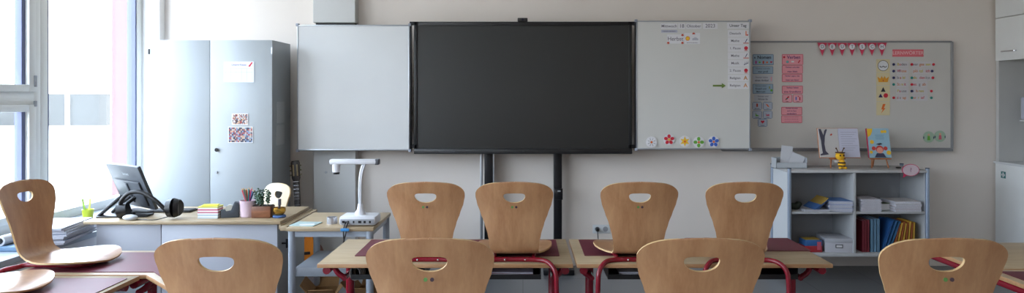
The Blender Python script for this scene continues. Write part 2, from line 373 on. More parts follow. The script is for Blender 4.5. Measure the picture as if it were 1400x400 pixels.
D = 5.898
o, w, h = card('timetable_sheet', 'white laminated timetable sheet taped high on the tall cupboard door', 'paper', 306, 84, 347.5, 112.5, D, mat('laminated_paper', (214, 218, 230), .4), r=.002)
lettering(o, 'Unsere Klasse', .022, .0, h/2-.028, C('ink_lilac', (120, 110, 170)))
b = MB()
for k in range(6): b.box(-w/2+.015+k*(w-.03)/5-.0008, -w/2+.015+k*(w-.03)/5+.0008, -.0022, -.0016, -h/2+.01, h/2-.06)
for k in range(2): b.box(-w/2+.015, w/2-.015, -.0022, -.0016, h/2-.06-k*.03-.001, h/2-.06-k*.03+.001)
b.build('table_grid', C('pale_ink', (170, 176, 196)), o, smooth=0)
shape(o, 'rocket_picture', [(w/2-.05, h/2-.04), (w/2-.035, h/2-.045), (w/2-.012, h/2-.01), (w/2-.02, h/2-.004)], M_cred)
def photo(name, label, a, b_, c, d, cols, D=D, rz=0):
    o, w, h = card(name, label, 'photograph', a, b_, c, d, D, M_paper, r=.001)
    bb = MB(); ms = [C('photo_%d_%d_%d' % q, q, .3) for q in cols]
    nx, nz = 16, 9
    for i in range(nx):
        for k in range(nz):
            bb.mi = int((math.sin(i*1.7+k*.9)+math.sin(k*2.3+i*.6)+random.uniform(0, 1.2)+2)*1.2) % len(ms)
            cx = -w/2+.006+(i+.5)*(w-.012)/nx; cz = -h/2+.006+(k+.5)*(h-.012)/nz
            bb.box(cx-(w-.012)/nx/2, cx+(w-.012)/nx/2, -.0022, -.0015, cz-(h-.012)/nz/2, cz+(h-.012)/nz/2)
    for i in range(6):                       # small figures of children in the group shot
        bb.mi = i % len(ms); cx = -w/2+.02+i*(w-.04)/5; cz = -h*.12+random.uniform(-.01, .01)
        bb.prism(circ(.006, 10, cx, cz+.014), -.0028, -.0022); bb.mi = (i+2) % len(ms); bb.prism([(cx-.009, cz-.016), (cx+.009, cz-.016), (cx+.005, cz+.008), (cx-.005, cz+.008)], -.0027, -.0022)
    bb.build('picture', ms, o, smooth=0); return o
photo('group_photograph', 'smaller colour photo of children in red taped to the tall cupboard', 317, 155, 339.5, 170.5, [(150, 60, 60), (90, 90, 110), (200, 190, 185), (60, 50, 60), (190, 150, 120)])
photo('group_photograph', 'wider colour photo of a group of children low on the cupboard door', 312, 173, 346, 195, [(90, 100, 120), (180, 170, 160), (150, 70, 80), (60, 60, 80), (120, 140, 170), (190, 150, 130)])
for py0, py1, lb in ((139, 168, 'upper of two pale paper sheets on the cupboard side panel'), (171, 198, 'lower of two pale paper sheets on the cupboard side panel')):
    z1, z0 = Z(py0, 6.05), Z(py1, 6.05)
    o = MB().box(0, .0015, -.1, .1, -(z1-z0)/2, (z1-z0)/2).build('notice_sheet', mat('dull_paper', (172, 176, 178), .6), None, (-2.13, 6.1, (z0+z1)/2), 0)
    tag(o, lb, 'paper')

# ------------------------------------------------------------------ interactive display with whiteboard wings
DY = 6.20
dp = thing('interactive_display', 'large dark interactive display on black posts with a whiteboard wing on each side', 'display', (0, DY, 0))
x0, x1 = X(566, DY), X(864, DY); zt, zb = Z(29.5, DY), Z(210, DY)
s0, s1 = X(570.5, DY), X(860, DY); st_, sb_ = Z(35, DY), Z(203, DY)
MB().box(x0, x1, .02, .10, zb, zt, .006).box(x0, s0, 0, .03, zb, zt, .004).box(s1, x1, 0, .03, zb, zt, .004).box(s0, s1, 0, .03, st_, zt, .004).build('bezel', M_black, dp)
MB().box(s0, s1, .012, .022, sb_, st_).build('screen', M_screen, dp, smooth=0)
sb = MB().box(x0, x1, -.02, .03, zb, sb_, .006).build('speaker_bar', mat('bar_black', (26, 26, 28), .4), dp)
MB().box(X(714, DY), X(717, DY), -.021, -.019, zb+.018, zb+.028).box(X(600, DY), X(622, DY), -.021, -.019, zb+.012, zb+.03).build('button_row', mat('dark_button', (52, 52, 56), .4), sb)
for a, c in ((662.5, 675), (757, 768)):
    p = MB().box(X(a, 6.33), X(c, 6.33), .10, .2, 0, zb+.6, .004).build('post', M_blackm, dp)
    if a < 700:
        MB().box(X(656.5, 6.33), X(659.5, 6.33), .13, .2, .0, zb+.3, .002).box(X(674, 6.3), X(675.6, 6.3), .09, .1, .0, zb+.1).build('rail', M_alu, p)
    else:
        bk = MB().box(X(757, 6.3), X(769, 6.3), .06, .11, Z(272, 6.3), Z(257, 6.3), .003).build('bracket', M_blackm, p)
        MB().box(X(762, 6.3), X(766, 6.3), .057, .06, Z(261, 6.3), Z(259, 6.3)).build('label_strip', M_alu, bk)
    MB().box(X(a, 6.33)-.1, X(c, 6.33)+.1, -.1, .22, 0, .05, .01).build('foot', M_blackm, dp)
def wing(px0, py0, px1, py1, hinge_px, m):
    a, c = X(px0, DY), X(px1, DY); t, u = Z(py0, DY), Z(py1, DY)
    s = MB().box(a+.008, c-.008, -.012, .018, u+.008, t-.008).build('whiteboard_wing', m, dp, smooth=0)
    MB().box(a, c, -.016, .022, t-.011, t, .003).box(a, c, -.016, .022, u, u+.013, .003).box(a, a+.011, -.016, .022, u, t, .003).box(c-.011, c, -.016, .022, u, t, .003).build('frame', M_alu, s)
    for xx in (a, c):
        for zz in (t, u): MB().box(xx-.012, xx+.012, -.019, .024, zz-.012, zz+.012, .003).build('corner_cap', mat('corner_plastic', (150, 156, 170), .5), s)
    h0 = c if hinge_px > px1-3 else a
    hx = X(hinge_px, DY)
    MB().box(min(h0, hx), max(h0, hx), -.01, .03, u, t+.012, .002).build('hinge_bar', M_blackm, s)
    return s
wing(407, 34, 560.5, 205.5, 562.5, M_board)
wing(869.5, 28.5, 1025.5, 204, 868, M_board2)
q = MB()
for a, c in ((560, 572), (859, 871)):
    for z in (zt-.03, zb+.05): q.box(X(a, DY), X(c, DY), .0, .05, z, z+.03)
q.build('hinge_arm', M_blackm, dp)
wc = thing('webcam', 'small black webcam clipped on top of the dark display', 'webcam', (X(714.5, DY), DY+.03, zt))
MB().box(-.045, .045, -.03, .03, .002, .034, .006).box(-.02, .02, -.02, .04, 0, .006).build('casing', M_black, wc)
MB().cyl((0, -.03, .018), (0, -.034, .018), .010).build('lens', mat('lens_glass', (30, 30, 50), .1), wc)

# ------------------------------------------------------------------ wall whiteboard (right)
WY = 6.42
wb = thing('wall_whiteboard', 'wide aluminium-framed whiteboard on the back wall behind the right display wing', 'whiteboard', (0, WY, 0))
a, c, t, u = X(985, WY), X(1301, WY), Z(57, WY), Z(203, WY)
MB().box(a, c, 0, .035, u, t).build('panel', mat('dull_whiteboard', (200, 196, 190), .35), wb, smooth=0)
MB().box(a, c, -.012, .035, t-.008, t+.008, .004).box(a, c, -.012, .035, u-.008, u+.008, .004).box(a-.012, a, -.012, .035, u, t, .004).box(c-.010, c+.012, -.012, .035, u, t, .004).build('frame', mat('board_frame', (150, 150, 152), .4, .5), wb)
MB().box(a, X(1296, WY), -.075, -.012, u-.018, u-.006, .003).box(a, X(1296, WY), -.08, -.075, u-.018, u+.004).build('pen_tray', mat('tray_metal', (130, 130, 132), .4, .5), wb)

# ------------------------------------------------------------------ papers on the right wing
CD = DY-.0125
def tcard(txt, a, b_, c, d, label, size=.03, m=M_paper, ink=None, D=CD, border=None, cat='card', name='word_card', sx=1., group=None):
    o, w, h = card(name, label, cat, a, b_, c, d, D, m, border=border, r=.003, group=group)
    if txt: lettering(o, txt, size, 0, 0, ink or M_inkg, sx=sx)
    return o, w, h
M_card = mat('bright_card', (220, 219, 222), .7)
tcard('Mittwoch', 903.5, 32, 926, 39.5, 'white card reading Mittwoch at the top of the right wing', .036, M_card, name='date_card')
tcard('18', 927, 32, 937, 39.5, 'small white card reading 18 next to the Mittwoch card', .045, M_card, name='date_card')
tcard('Oktober', 938, 32, 959, 39.5, 'white card reading Oktober between the 18 and 2023 cards', .036, M_card, name='date_card')
tcard('2023', 961, 31.5, 981, 39.5, 'white card reading 2023 in the date row of the right wing', .045, M_card, name='date_card')
o, w, h = tcard('', 904, 41, 926, 44.5, 'thin lilac-grey strip under the Mittwoch card', m=mat('lilac_card', (176, 178, 196), .6), name='paper_strip')
lines(o, [(0, .006)], w*.8)
o, w, h = tcard('Herbst', 912, 47, 934.5, 59.5, 'white card reading Herbst with autumn leaves at its corners', .05, M_card, name='season_card')
for cx, cz in ((-w/2+.01, -h/2+.006), (w/2-.01, h/2-.006), (w/2-.01, -h/2+.006)):
    pts = [(cx+(.016 if i % 2 else .008)*math.cos(2*PI*i/10+.3), cz+(.014 if i % 2 else .008)*math.sin(2*PI*i/10+.3)) for i in range(10)]
    shape(o, 'leaf', pts, M_corange2)
o, w, h = tcard('', 935.5, 45, 957, 60, 'white weather card with an orange sun and a grey cloud', m=M_card, name='weather_card')
shape(o, 'sun', circ(.02, 20, -w/2+.03, .0), M_cora, -.0018); shape(o, 'sun_disc', circ(.015, 20, -w/2+.03, .0), M_cyel, -.0026)
shape(o, 'cloud', [(w*.15+x_, z_-.006) for x_, z_ in [(-.02, -.01), (.03, -.01), (.035, .0), (.02, .012), (.005, .016), (-.01, .01), (-.02, .004)]], C('cloud_grey', (176, 176, 186)))
lines(o, [(-h/2+.01, .004)], w*.7)
shape(o, 'roof', [(0, h/2-.012), (.03, h/2-.012), (.018, h/2+.004), (.004, h/2+.002)], M_corange2)
o, w, h = tcard('Unser Tag', 994, 31, 1023.5, 39, 'white header card reading Unser Tag at the right wing corner', .036, M_card, M_ink, name='header_card')
plan = [('Deutsch', 'pencil'), ('Mathe', 'ruler'), ('1. Pause', 'apple'), ('Mathe', 'ruler'), ('Musik', 'note'), ('2. Pause', 'apple'), ('Religion', 'letter'), ('Religion', 'letter')]
plab = ['Deutsch card with an orange pencil, top card of the day plan', 'Mathe card with ruler directly below the Deutsch card', '1. Pause card with a red apple in the day plan',
        'Mathe card with ruler directly below the 1. Pause card', 'Musik card with dark notes in the day plan', '2. Pause card with a red apple in the day plan',
        'Religion card directly below the 2. Pause card', 'Religion card at the bottom of the day plan beside the green arrow']
for i, ((tx, ic), lb) in enumerate(zip(plan, plab)):
    py = 41+i*10.15
    o, w, h = card('day_plan_card', lb, 'card', 995, py, 1023.5, py+9.4, CD, M_card, r=.003, group='day plan cards')
    lettering(o, tx, .030, -.028, 0, M_inkg)
    ix = w/2-.024
    if ic == 'pencil': shape(o, 'pencil_picture', [(ix-.004, -.02), (ix+.004, -.02), (ix+.004, .018), (ix, .026), (ix-.004, .018)], M_cora); shape(o, 'dot_picture', circ(.007, 12, ix+.012, -.014), M_cred)
    if ic == 'ruler': shape(o, 'ruler_picture', rectp(ix, -.02, .048, .007), M_corange2); shape(o, 'pen_picture', [(ix-.01, -.014), (ix-.004, -.014), (ix+.014, .018), (ix+.008, .02)], M_cnavy)
    if ic == 'apple': shape(o, 'apple_picture', circ(.017, 16, ix, .002), M_cred); shape(o, 'bite_picture', rectp(ix, -.02, .028, .006), M_corange2, -.0026)
    if ic == 'note':
        bq = MB()
        for k in range(3): bq.prism(circ(.005, 10, ix-.014+k*.014, -.012+k*.006), -.0026, -.0018).box(ix-.010+k*.014, ix-.008+k*.014, -.0026, -.0018, -.012+k*.006, .012+k*.004)
        bq.build('note_picture', M_cnavy, o, smooth=0)
    if ic == 'letter': lettering(o, 'A', .05, ix-.004, 0, C('brass_ink', (196, 136, 80)), bold=.0008)
D2 = CD
o = MB().prism([(-.055, -.008), (.025, -.008), (.025, -.022), (.06, 0), (.025, .022), (.025, .008), (-.055, .008)], -.004, 0).build('arrow_magnet', C('olive_green', (104, 128, 56)), None, (X(983, D2), D2, Z(117, D2)), 0)
tag(o, 'green arrow magnet pointing at the lowest day plan card', 'magnet')
fl = [(890.5, 194, C('petal_white', (228, 228, 232)), 8, 'round white magnet with a white daisy'), (914.5, 190.5, M_cred, 5, 'round white magnet with a red flower'), (936, 193, M_cyel, 6, 'round white magnet with a yellow flower'),
      (955, 194, M_cgrn, 4, 'round white magnet with a green clover'), (975.5, 193.5, M_cblu, 5, 'round white magnet with a blue flower')]
for px, py, m, n, lb in fl:
    o = MB().prism(circ(.05, 32), -.004, 0).build('flower_magnet', M_card, None, (X(px, CD), CD-.004, Z(py, CD)), 0); tag(o, lb+' on the bottom edge of the right wing', 'magnet', 'flower magnets')
    b = MB()
    for k in range(n):
        a = 2*PI*k/n+PI/2; L = .029; wv = .024 if n < 8 else .010
        if n == 6: pts = [(.006*math.cos(a-.8), .006*math.sin(a-.8)), (.042*math.cos(a), .042*math.sin(a)), (.006*math.cos(a+.8), .006*math.sin(a+.8)), (0, 0)]; pts = [(x_*1.0, z_) for x_, z_ in [(.02*math.cos(a-.6), .02*math.sin(a-.6)), (.047*math.cos(a), .047*math.sin(a)), (.02*math.cos(a+.6), .02*math.sin(a+.6)), (0, 0)]]
        else: pts = [(L*math.cos(a)+.018*math.cos(t)*math.cos(a)-wv*.62*math.sin(t)*math.sin(a), L*math.sin(a)+.018*math.cos(t)*math.sin(a)+wv*.62*math.sin(t)*math.cos(a)) for t in [2*PI*j/12 for j in range(12)]]
        b.prism(pts, -.005-.0002*k, -.004)
    b.build('petals', m, o, smooth=0)
    if n == 8:
        b = MB()
        for k in range(n):
            a = 2*PI*k/n+PI/2+PI/8; b.prism([(.010*math.cos(a), .010*math.sin(a)), (.034*math.cos(a-.07), .034*math.sin(a-.07)), (.034*math.cos(a+.07), .034*math.sin(a+.07))], -.0062, -.0055)
        b.build('outline', C('petal_outline', (130, 130, 140)), o, smooth=0)
    MB().prism(circ(.010, 16), -.0068, -.005).build('flower_centre', M_cora if n != 5 or m is M_cblu else M_cyel, o, smooth=0)

# ------------------------------------------------------------------ papers on the wall whiteboard
ED = WY-.001
o, w, h = card('word_class_card', 'blue-grey header card reading Nomen with five little pictures', 'card', 1029, 74, 1057.5, 89, ED, M_blue, M_blued, group='blue noun cards')
lettering(o, 'Nomen', .042, .01, h*.2, M_ink, bold=.0006); shape(o, 'marker_picture', [(-w/2+.012, h*.12), (-w/2+.026, h*.12), (-w/2+.019, h*.3)], M_ink)
for k, m in enumerate((C('magenta_colour', (180, 60, 130)), M_cgrn, M_corange2, M_cora)):
    shape(o, 'small_picture', rectp(-w/2+.03+k*.034, -h*.24, .014, .026) if k % 2 == 0 else circ(.009, 10, -w/2+.03+k*.034, -h*.24), m)
def heart(s, cx, cz):
    return [(cx+s*.0625*16*math.sin(t)**3, cz+s*.0625*(13*math.cos(t)-5*math.cos(2*t)-2*math.cos(3*t)-math.cos(4*t))) for t in [2*PI*j/24 for j in range(24)]]
shape(o, 'heart_picture', heart(.011, w/2-.022, -h*.22), M_cred)
o, w, h = card('word_class_card', 'blue-grey text card right below the Nomen header', 'card', 1029, 90.5, 1057, 101, ED, M_blue, M_blued, group='blue noun cards')
lettering(o, 'Nomen schreibt', .020, 0, h*.2, M_inkg); lettering(o, 'man groß', .024, 0, -h*.2, M_ink)
o, w, h = card('word_class_card', 'white text card reading Nomen haben einen Artikel', 'card', 1029, 102.5, 1056.5, 113, ED, mat('pale_card', (186, 188, 194), .7), group='blue noun cards')
lettering(o, 'Nomen haben', .020, -.01, h*.2, M_inkg); lettering(o, 'einen Artikel', .024, -.01, -h*.2, M_ink); shape(o, 'mark_picture', rectp(w/2-.014, 0, .01, .04), M_pink)
o, w, h = card('word_class_card', 'blue-grey card with a green figure above the white Mehrzahl card', 'card', 1029, 114.5, 1057, 128, ED, M_blue, M_blued, group='blue noun cards')
lettering(o, 'Nomen haben', .018, -.02, h*.3, M_inkg); lettering(o, 'Einzahl und', .022, -.02, 0, M_ink); lettering(o, 'Mehrzahl', .022, -.02, -h*.3, M_ink)
shape(o, 'small_picture', circ(.011, 12, w/2-.016, -.014), M_cgrn); shape(o, 'small_picture', rectp(w/2-.034, .012, .010, .022), C('olive2', (150, 150, 70)))
o, w, h = card('word_class_card', 'white two-line text card above the four small noun pictures', 'card', 1031, 129, 1055, 138, ED, mat('pale_card', (186, 188, 194), .7), group='blue noun cards')
lettering(o, 'Nomen sind', .020, 0, h*.22, M_inkg); lettering(o, 'Wörter für', .020, 0, -h*.22, M_ink)
for k, (a, b_, nm, m, pl) in enumerate(((1028.5, 139, 'Menschen', M_corange2, 'upper left'), (1043, 139, 'Tiere', M_cora, 'upper right'), (1028.5, 151, 'Pflanzen', M_cgrn, 'lower left'), (1043, 151, 'Dinge', C('magenta2', (200, 90, 110)), 'lower right'), (1036, 162, 'Gefühle', M_cred, 'lone'))):
    lb = 'small blue-bordered picture card, %s of the four noun pictures' % pl if k < 4 else 'small blue-bordered card with a red heart below the noun pictures'
    o, w, h = card('picture_card', lb, 'card', a, b_, a+13, b_+11, ED, mat('pale_blue_card', (178, 186, 200), .7), M_blued, r=.012, group='small noun picture cards')
    if k == 4: shape(o, 'heart_picture', heart(.017, 0, .008), m)
    elif k == 1: shape(o, 'small_picture', [(-.02, .02), (0, .012), (.016, -.012), (.0, -.008)], m)
    elif k == 2: shape(o, 'small_picture', [(-.014, .02), (-.006, 0), (.016, -.008), (.014, -.014), (-.014, -.014)], m)
    elif k == 3: shape(o, 'small_picture', [(-.018, .014), (-.01, 0), (.014, .004), (.016, -.012), (-.014, -.012)], m)
    else: shape(o, 'small_picture', rectp(0, .006, .014, .03), m)
    lettering(o, nm, .011, 0, -h/2+.012, M_ink)
def pcard(a, b_, c, d, rows, label):
    o, w, h = card('verb_card', label, 'card', a, b_, c, d, ED, M_pink, M_pinkd, group='pink verb cards')
    n = len(rows)
    for k, (t_, s_) in enumerate(rows): lettering(o, t_, s_, 0, h/2-(k+.5)*h/n, C('ink_violet', (84, 50, 110)))
    return o, w, h
o, w, h = card('verb_card', 'pink header card reading Verben with three little pictures', 'card', 1069, 74, 1098, 88.5, ED, M_pink, M_pinkd, group='pink verb cards')
lettering(o, 'Verben', .042, .01, h*.2, C('ink_violet', (84, 50, 110)), bold=.0004); shape(o, 'dot_picture', circ(.010, 14, -w/2+.02, h*.22), M_cred)
shape(o, 'small_picture', circ(.013, 12, -w/2+.05, -h*.22), C('teal_grey', (110, 160, 160))); shape(o, 'small_picture', rectp(0, -h*.2, .026, .014), M_paper); shape(o, 'small_picture', [(w/2-.05, -.03), (w/2-.042, -.034), (w/2-.026, -.008), (w/2-.034, -.004)], M_cred)
pcard(1069, 89, 1097.5, 100.5, [('Verben schreibt', .020), ('man klein', .024)], 'pink text card directly below the Verben header')
pcard(1069, 101, 1097, 112, [('Verben sagen, was', .018), ('man tun kann', .022)], 'pink text card reading man tun kann')
pcard(1069, 117, 1097.5, 128, [('Verben haben', .020), ('eine Grundform', .024)], 'pink card reading eine Grundform in the verb column')
for a, lb, m in ((1069.5, 'small pink picture card with a red-green pencil under the Grundform card', M_cred), (1084, 'small pink picture card with two children under the Grundform card', M_cblu)):
    o, w, h = card('picture_card', lb, 'card', a, 128.8, a+13.3, 140, ED, mat('pink_card2', (222, 160, 168), .7), M_pinkd, r=.008, group='small pink picture cards')
    if a < 1080: shape(o, 'small_picture', [(-.02, -.01), (-.01, -.016), (.02, .016), (.01, .022)], m); shape(o, 'small_picture', [(-.012, -.004), (-.002, -.01), (.006, .0), (-.004, .006)], M_cteal, -.0026)
    else: shape(o, 'small_picture', rectp(-.016, 0, .010, .03), m); shape(o, 'small_picture', rectp(.018, -.002, .010, .03), M_cred); shape(o, 'heart_picture', heart(.006, .004, .018), M_cred)
    lettering(o, 'malen' if a < 1080 else 'spielen', .011, 0, -h/2+.01, M_ink)
pcard(1068, 146, 1096.5, 157, [('Verben können', .018), ('sich im Satz', .018), ('verändern', .022)], 'pink text card reading sich im Satz verändern')
o, w, h = pcard(1068, 157.6, 1096.5, 168, [(' ', .01)], 'lowest pink card with rows of small verb forms')
lines(o, [(.02, .004), (0, .004), (-.02, .004)], w*.7, C('pink_ink', (170, 90, 120)))
# bunting
bn = thing('bunting', 'string of seven dark pink pennants spelling DEUTSCH along the whiteboard top', 'bunting', (X(1164, ED), ED-.014, Z(59, ED)))
wv = (X(1212, ED)-X(1117, ED)); n = 7
MB().tube([(-wv/2, 0, .002), (0, -.001, .0), (wv/2, 0, .002)], .002, 6).build('string', M_pinkd, bn)
for k, ch in enumerate('DEUTSCH'):
    cx = -wv/2+(k+.5)*wv/n; pw = wv/n*.94
    p = MB().prism([(cx-pw/2, 0), (cx+pw/2, 0), (cx, -.118)], -.001, .001).build('pennant', C('pennant_pink', (200, 52, 84)), bn, smooth=0)
    d = MB().prism(circ(.027, 24, cx, -.034), -.0022, -.001).build('white_disc', M_card, p, smooth=0)
    lettering(p, ch, .042, cx, -.034, M_inkg, y=-.0028)
# symbol strip
sc_ = [('cream strip card with a round owl face symbol', 81, 'owl'), ('cream strip card with a golden crown', 99, 'crown'), ('cream strip card with a triangle, a blue triangle and a red circle', 117, 'shapes'), ('cream strip card with an orange lightning bolt', 139, 'bolt')]
hh = [18, 18, 22, 19]
for (lb, py, k), H_ in zip(sc_, hh):
    o, w, h = card('symbol_card', lb, 'card', 1198, py, 1216.5, py+H_-.6, ED, M_cream, r=.002, group='cream symbol cards')
    if k == 'owl':
        shape(o, 'ring', circ(.050, 32), M_ink, -.0016); shape(o, 'disc', circ(.046, 32), M_paper, -.0022)
        b = MB()
        for s_ in (-1, 1): b.tube([(s_*.017+.014*math.cos(t), -.0034, -.002+.012*math.sin(t)) for t in [PI+PI*j/6 for j in range(7)]], .003, 6)
        b.build('eyes', M_ink, o)
    if k == 'crown': shape(o, 'crown_picture', [(-.042, -.03), (.042, -.03), (.052, .02), (.026, .002), (.014, .026), (0, .004), (-.014, .026), (-.026, .002), (-.052, .02)], C('gold', (220, 150, 40))); shape(o, 'dot_picture', circ(.006, 10, 0, -.016), M_corange2, -.0026)
    if k == 'shapes': shape(o, 'triangle', [(-.022, .016), (.022, .016), (0, .06)], M_ink); shape(o, 'triangle', [(-.044, -.036), (-.004, -.036), (-.024, .0)], M_cnavy); shape(o, 'disc', circ(.021, 20, .024, -.018), M_cred)
    if k == 'bolt': shape(o, 'bolt_picture', [(-.02, -.045), (.022, .004), (.006, .004), (.022, .042), (-.002, .042), (-.018, -.008), (-.002, -.008)], M_cora)
o, w, h = card('title_sign', 'pink-red sign reading LERNWÖRTER on the wall whiteboard', 'sign', 1220, 67.5, 1262.5, 77.5, ED, C('sign_pink', (222, 108, 118)), r=.002)
lettering(o, 'LERNWÖRTER', .044, 0, 0, C('sign_ink', (236, 190, 190)), sx=1.0)
rows = [('Boden', 'vergessen', 'n', 'r', None, 'r'), ('Wiese', 'plötzlich', 'n', None, None, 'n'), ('bald', 'du denkst', 'n', 't', None, 'r'), ('Streit', 'es gab', 't', 'r', None, None), ('Pause', 'ihren', None, 'n', None, 'r'), ('sie sagt', 'er rief', 'r', 't', None, 't')]
cm = {'n': ('navy', M_cnavy), 'r': ('red', M_cred), 't': ('teal', M_cteal)}
rowname = ['top', 'second', 'third', 'fourth', 'fifth', 'bottom']
lm = [C('word_yellow', (196, 180, 40)), C('word_red', (200, 60, 80)), C('word_grey', (120, 116, 120)), C('word_orange', (214, 130, 70))]
for i, (a, b_, d1, d2, _, d4) in enumerate(rows):
    py = 88+i*9.1
    for (tx, p0, p1, colname) in ((a, 1225, 1242, 'left'), (b_, 1247, 1275 if i < 3 else 1268, 'right')):
        o, w, h = card('word_strip', 'white word strip reading %s under the learning words sign' % tx, 'card', p0, py-4.2, p1, py+4.0, ED, mat('dim_white_card', (202, 198, 200), .7), r=.002, group='learning word strips')
        n = len(tx); k0 = max(1, n//3)
        segs = [tx[:k0], tx[k0:2*k0], tx[2*k0:]]; x = -w/2+.008; tw = (w-.016)
        for s_i, sg in enumerate(segs):
            lettering(o, sg, .036, -w/2+.008+tw*(sum(len(q) for q in segs[:s_i]))/n, 0, lm[(i+s_i+(2 if p0 > 1240 else 0)) % 4], align='LEFT', sx=min(1.0, tw/(n*.02)))
    for dd, px, where in ((d1, 1221.5, 'left of the left word'), (d2, 1246.3, 'between the two words'), (d4, [1276, 1274, 1275, 0, 1273, 1273][i], 'right of the right word')):
        if dd:
            o = MB().lathe([(0, 0), (.012, 0), (.012, .005), (.009, .008), (0, .008)], seg=20, M=Matrix.Rotation(PI/2, 4, 'X')).build('round_magnet', cm[dd][1], None, (X(px, ED), ED-.002, Z(py, ED)))
            tag(o, '%s round magnet %s in the %s learning word row' % (cm[dd][0], where, rowname[i]), 'magnet', 'round magnets by the learning words')
for px, lb, m in ((1269.5, 'left', M_cgrn), (1285, 'right', C('magenta2', (200, 90, 110)))):
    o = MB().prism(circ(.052, 32), -.003, 0).build('round_picture_card', C('sage', (160, 184, 160)), None, (X(px, ED), ED, Z(187 if px < 1280 else 186, ED)), 0)
    tag(o, '%s of two round green picture cards low on the wall whiteboard' % lb, 'card', 'round green picture cards')
    shape(o, 'child_picture', [(-.014, -.03), (.014, -.03), (.010, .010), (-.010, .010)], m, -.003); shape(o, 'head_picture', circ(.010, 14, 0, .02), C('skin_print', (220, 160, 130)), -.003)
    shape(o, 'peg_picture', rectp(-.046, -.006, .008, .02), M_cnavy, -.003); shape(o, 'peg_picture', rectp(.046, -.006, .008, .02), M_cnavy, -.003)

# ------------------------------------------------------------------ socket
sk = thing('wall_socket', 'white double wall socket on the back wall below the display', 'socket', (X(822, YB), YB, Z(312.5, YB)))
MB().box(-.08, .08, -.012, 0, -.04, .04, .004).build('cover_plate', M_white, sk)
for s_ in (-1, 1):
    MB().cyl((s_*.038, -.012, 0), (s_*.038, -.0125, 0), .024).build('socket_cup', mat('socket_shadow', (150, 152, 156), .5), sk)
pg = thing('power_plug', 'black plug with cable in the left half of the double socket', 'plug', (X(822, YB)-.038, YB-.0125, Z(312.5, YB)))
MB().cyl((0, 0, 0), (0, -.035, -.004), .019, .014).build('plug_body', M_black, pg)
MB().tube([(0, -.03, -.005), (0, -.045, -.04), (.006, -.03, -.12), (.0, -.02, -.3), (.01, -.02, -.62)], .004, 8).build('cable', M_black, pg)

# ------------------------------------------------------------------ teacher's desk
td = thing('teacher_desk', "teacher's desk with beech top and pale grey panels below the monitor", 'desk', (-2.25, 4.58, 0))
MB().box(-.65, .65, 0, .62, .728, .75, .003).build('desk_top', M_deskw, td)
M_tdp = mat('desk_panel_grey', (168, 170, 178), .45)
MB().box(-.58, X(221, 4.62)+2.25, .03, .05, .06, .728, .002).box(X(222, 4.62)+2.25, .62, .03, .05, .06, .728, .002).build('modesty_panel', M_tdp, td)
MB().box(-.58, -.56, .05, .6, .03, .728, .002).build('side_panel', M_tdp, td)
MB().box(.60, .62, .05, .6, .03, .728, .002).build('side_panel', M_cupside, td)
MB().box(.20, .60, .06, .58, .08, .70, .003).build('drawer_unit', M_tdp, td)
kn = MB().cyl((.62, .12, .58), (.66, .12, .58), .006).cyl((.655, .12, .55), (.655, .12, .61), .009).cyl((.66, .12, .58), (.70, .13, .575), .004)
kn.build('key', M_blackm, td)
MB().box(.655, .70, -.02, .66, .690, .722, .003).box(.648, .66, -.02, .66, .70, .728, .002).build('wooden_rail', M_deskw, td)

# items on the teacher's desk (top z=.75)
def on_desk(px, py): D = (HC-.75)*F/(py-VY); return X(px, D), D
mo = thing('monitor', 'black monitor seen from behind, tilted back on the teacher desk', 'monitor', (-2.755, 4.93, .75), -math.radians(37))
Mt = Matrix.Translation((0, .02, .05)) @ Matrix.Rotation(math.radians(-21), 4, 'X').inverted()
Mt = Matrix.Translation((0, .04, .04)) @ Matrix.Rotation(math.radians(22), 4, 'X')
M_mon = mat('monitor_back', (66, 70, 76), .45)
MB().box(-.25, .25, -.012, .012, 0, .33, .006, M=Mt).build('casing', M_mon, mo)
MB().box(-.19, .19, -.026, -.012, .03, .215, .008, M=Mt).box(-.02, .02, -.034, -.024, .05, .20, .004, M=Mt).build('rear_bulge', mat('monitor_back2', (60, 64, 70), .4), mo)
MB().box(-.238, .238, .012, .0135, .012, .318, M=Mt).build('screen', M_screen, mo)
lt = lettering(mo, 'Lenovo', .03, 0, 0, M_alu)
lt.matrix_local = Mt @ Matrix.Translation((.02, -.0135, .265)) @ Matrix.Rotation(PI/2, 4, 'X')
MB().box(-.12, .12, -.17, .08, 0, .014, .005).build('foot', M_black, mo)
MB().tube([(-.02, -.14, .014), (-.02, -.09, .06), (-.02, -.02, .11), (-.02, .0, .13)], .014).tube([(.04, -.14, .014), (.04, -.09, .06), (.04, -.02, .11), (.04, .0, .13)], .014).build('stand_arm', M_black, mo)
ts = thing('tablet_stand', 'folded black tablet stand lying in front of the tilted monitor', 'stand', (X(163, 4.76), 4.76, .75), .1)
MB().box(-.13, .20, -.05, .07, 0, .012, .004).build('base', M_black, ts)
MB().box(-.02, .19, -.03, .03, -.006, .008, .004, M=Matrix.Translation((-.12, 0, .016)) @ Matrix.Rotation(math.radians(-42), 4, 'Y')).build('arm', mat('stand_grey', (60, 64, 70), .4), ts)
MB().cyl((.05, -.035, .03), (.05, .035, .03), .02).box(.0, .1, -.02, .02, .01, .03, .004).build('hinge', M_black, ts)
mu = MB().ball((0, 0, 0), .05, (1, .65, .4)).build('computer_mouse', mat('mouse_grey', (190, 192, 196), .35), None, (X(181, 4.64), 4.615, .769)); tag(mu, 'pale computer mouse in front of the black monitor stand', 'mouse')
hp = thing('headphones', 'black over-ear headphones lying beside the monitor', 'headphones', (X(212, 4.66), 4.665, .75))
MB().tube([(-.24, .02, .06), (-.23, .0, .12), (-.17, -.01, .175), (-.09, -.01, .18), (.0, -.01, .13), (.07, .0, .06), (.11, .0, .04)], .014, 10).build('headband', M_black, hp)
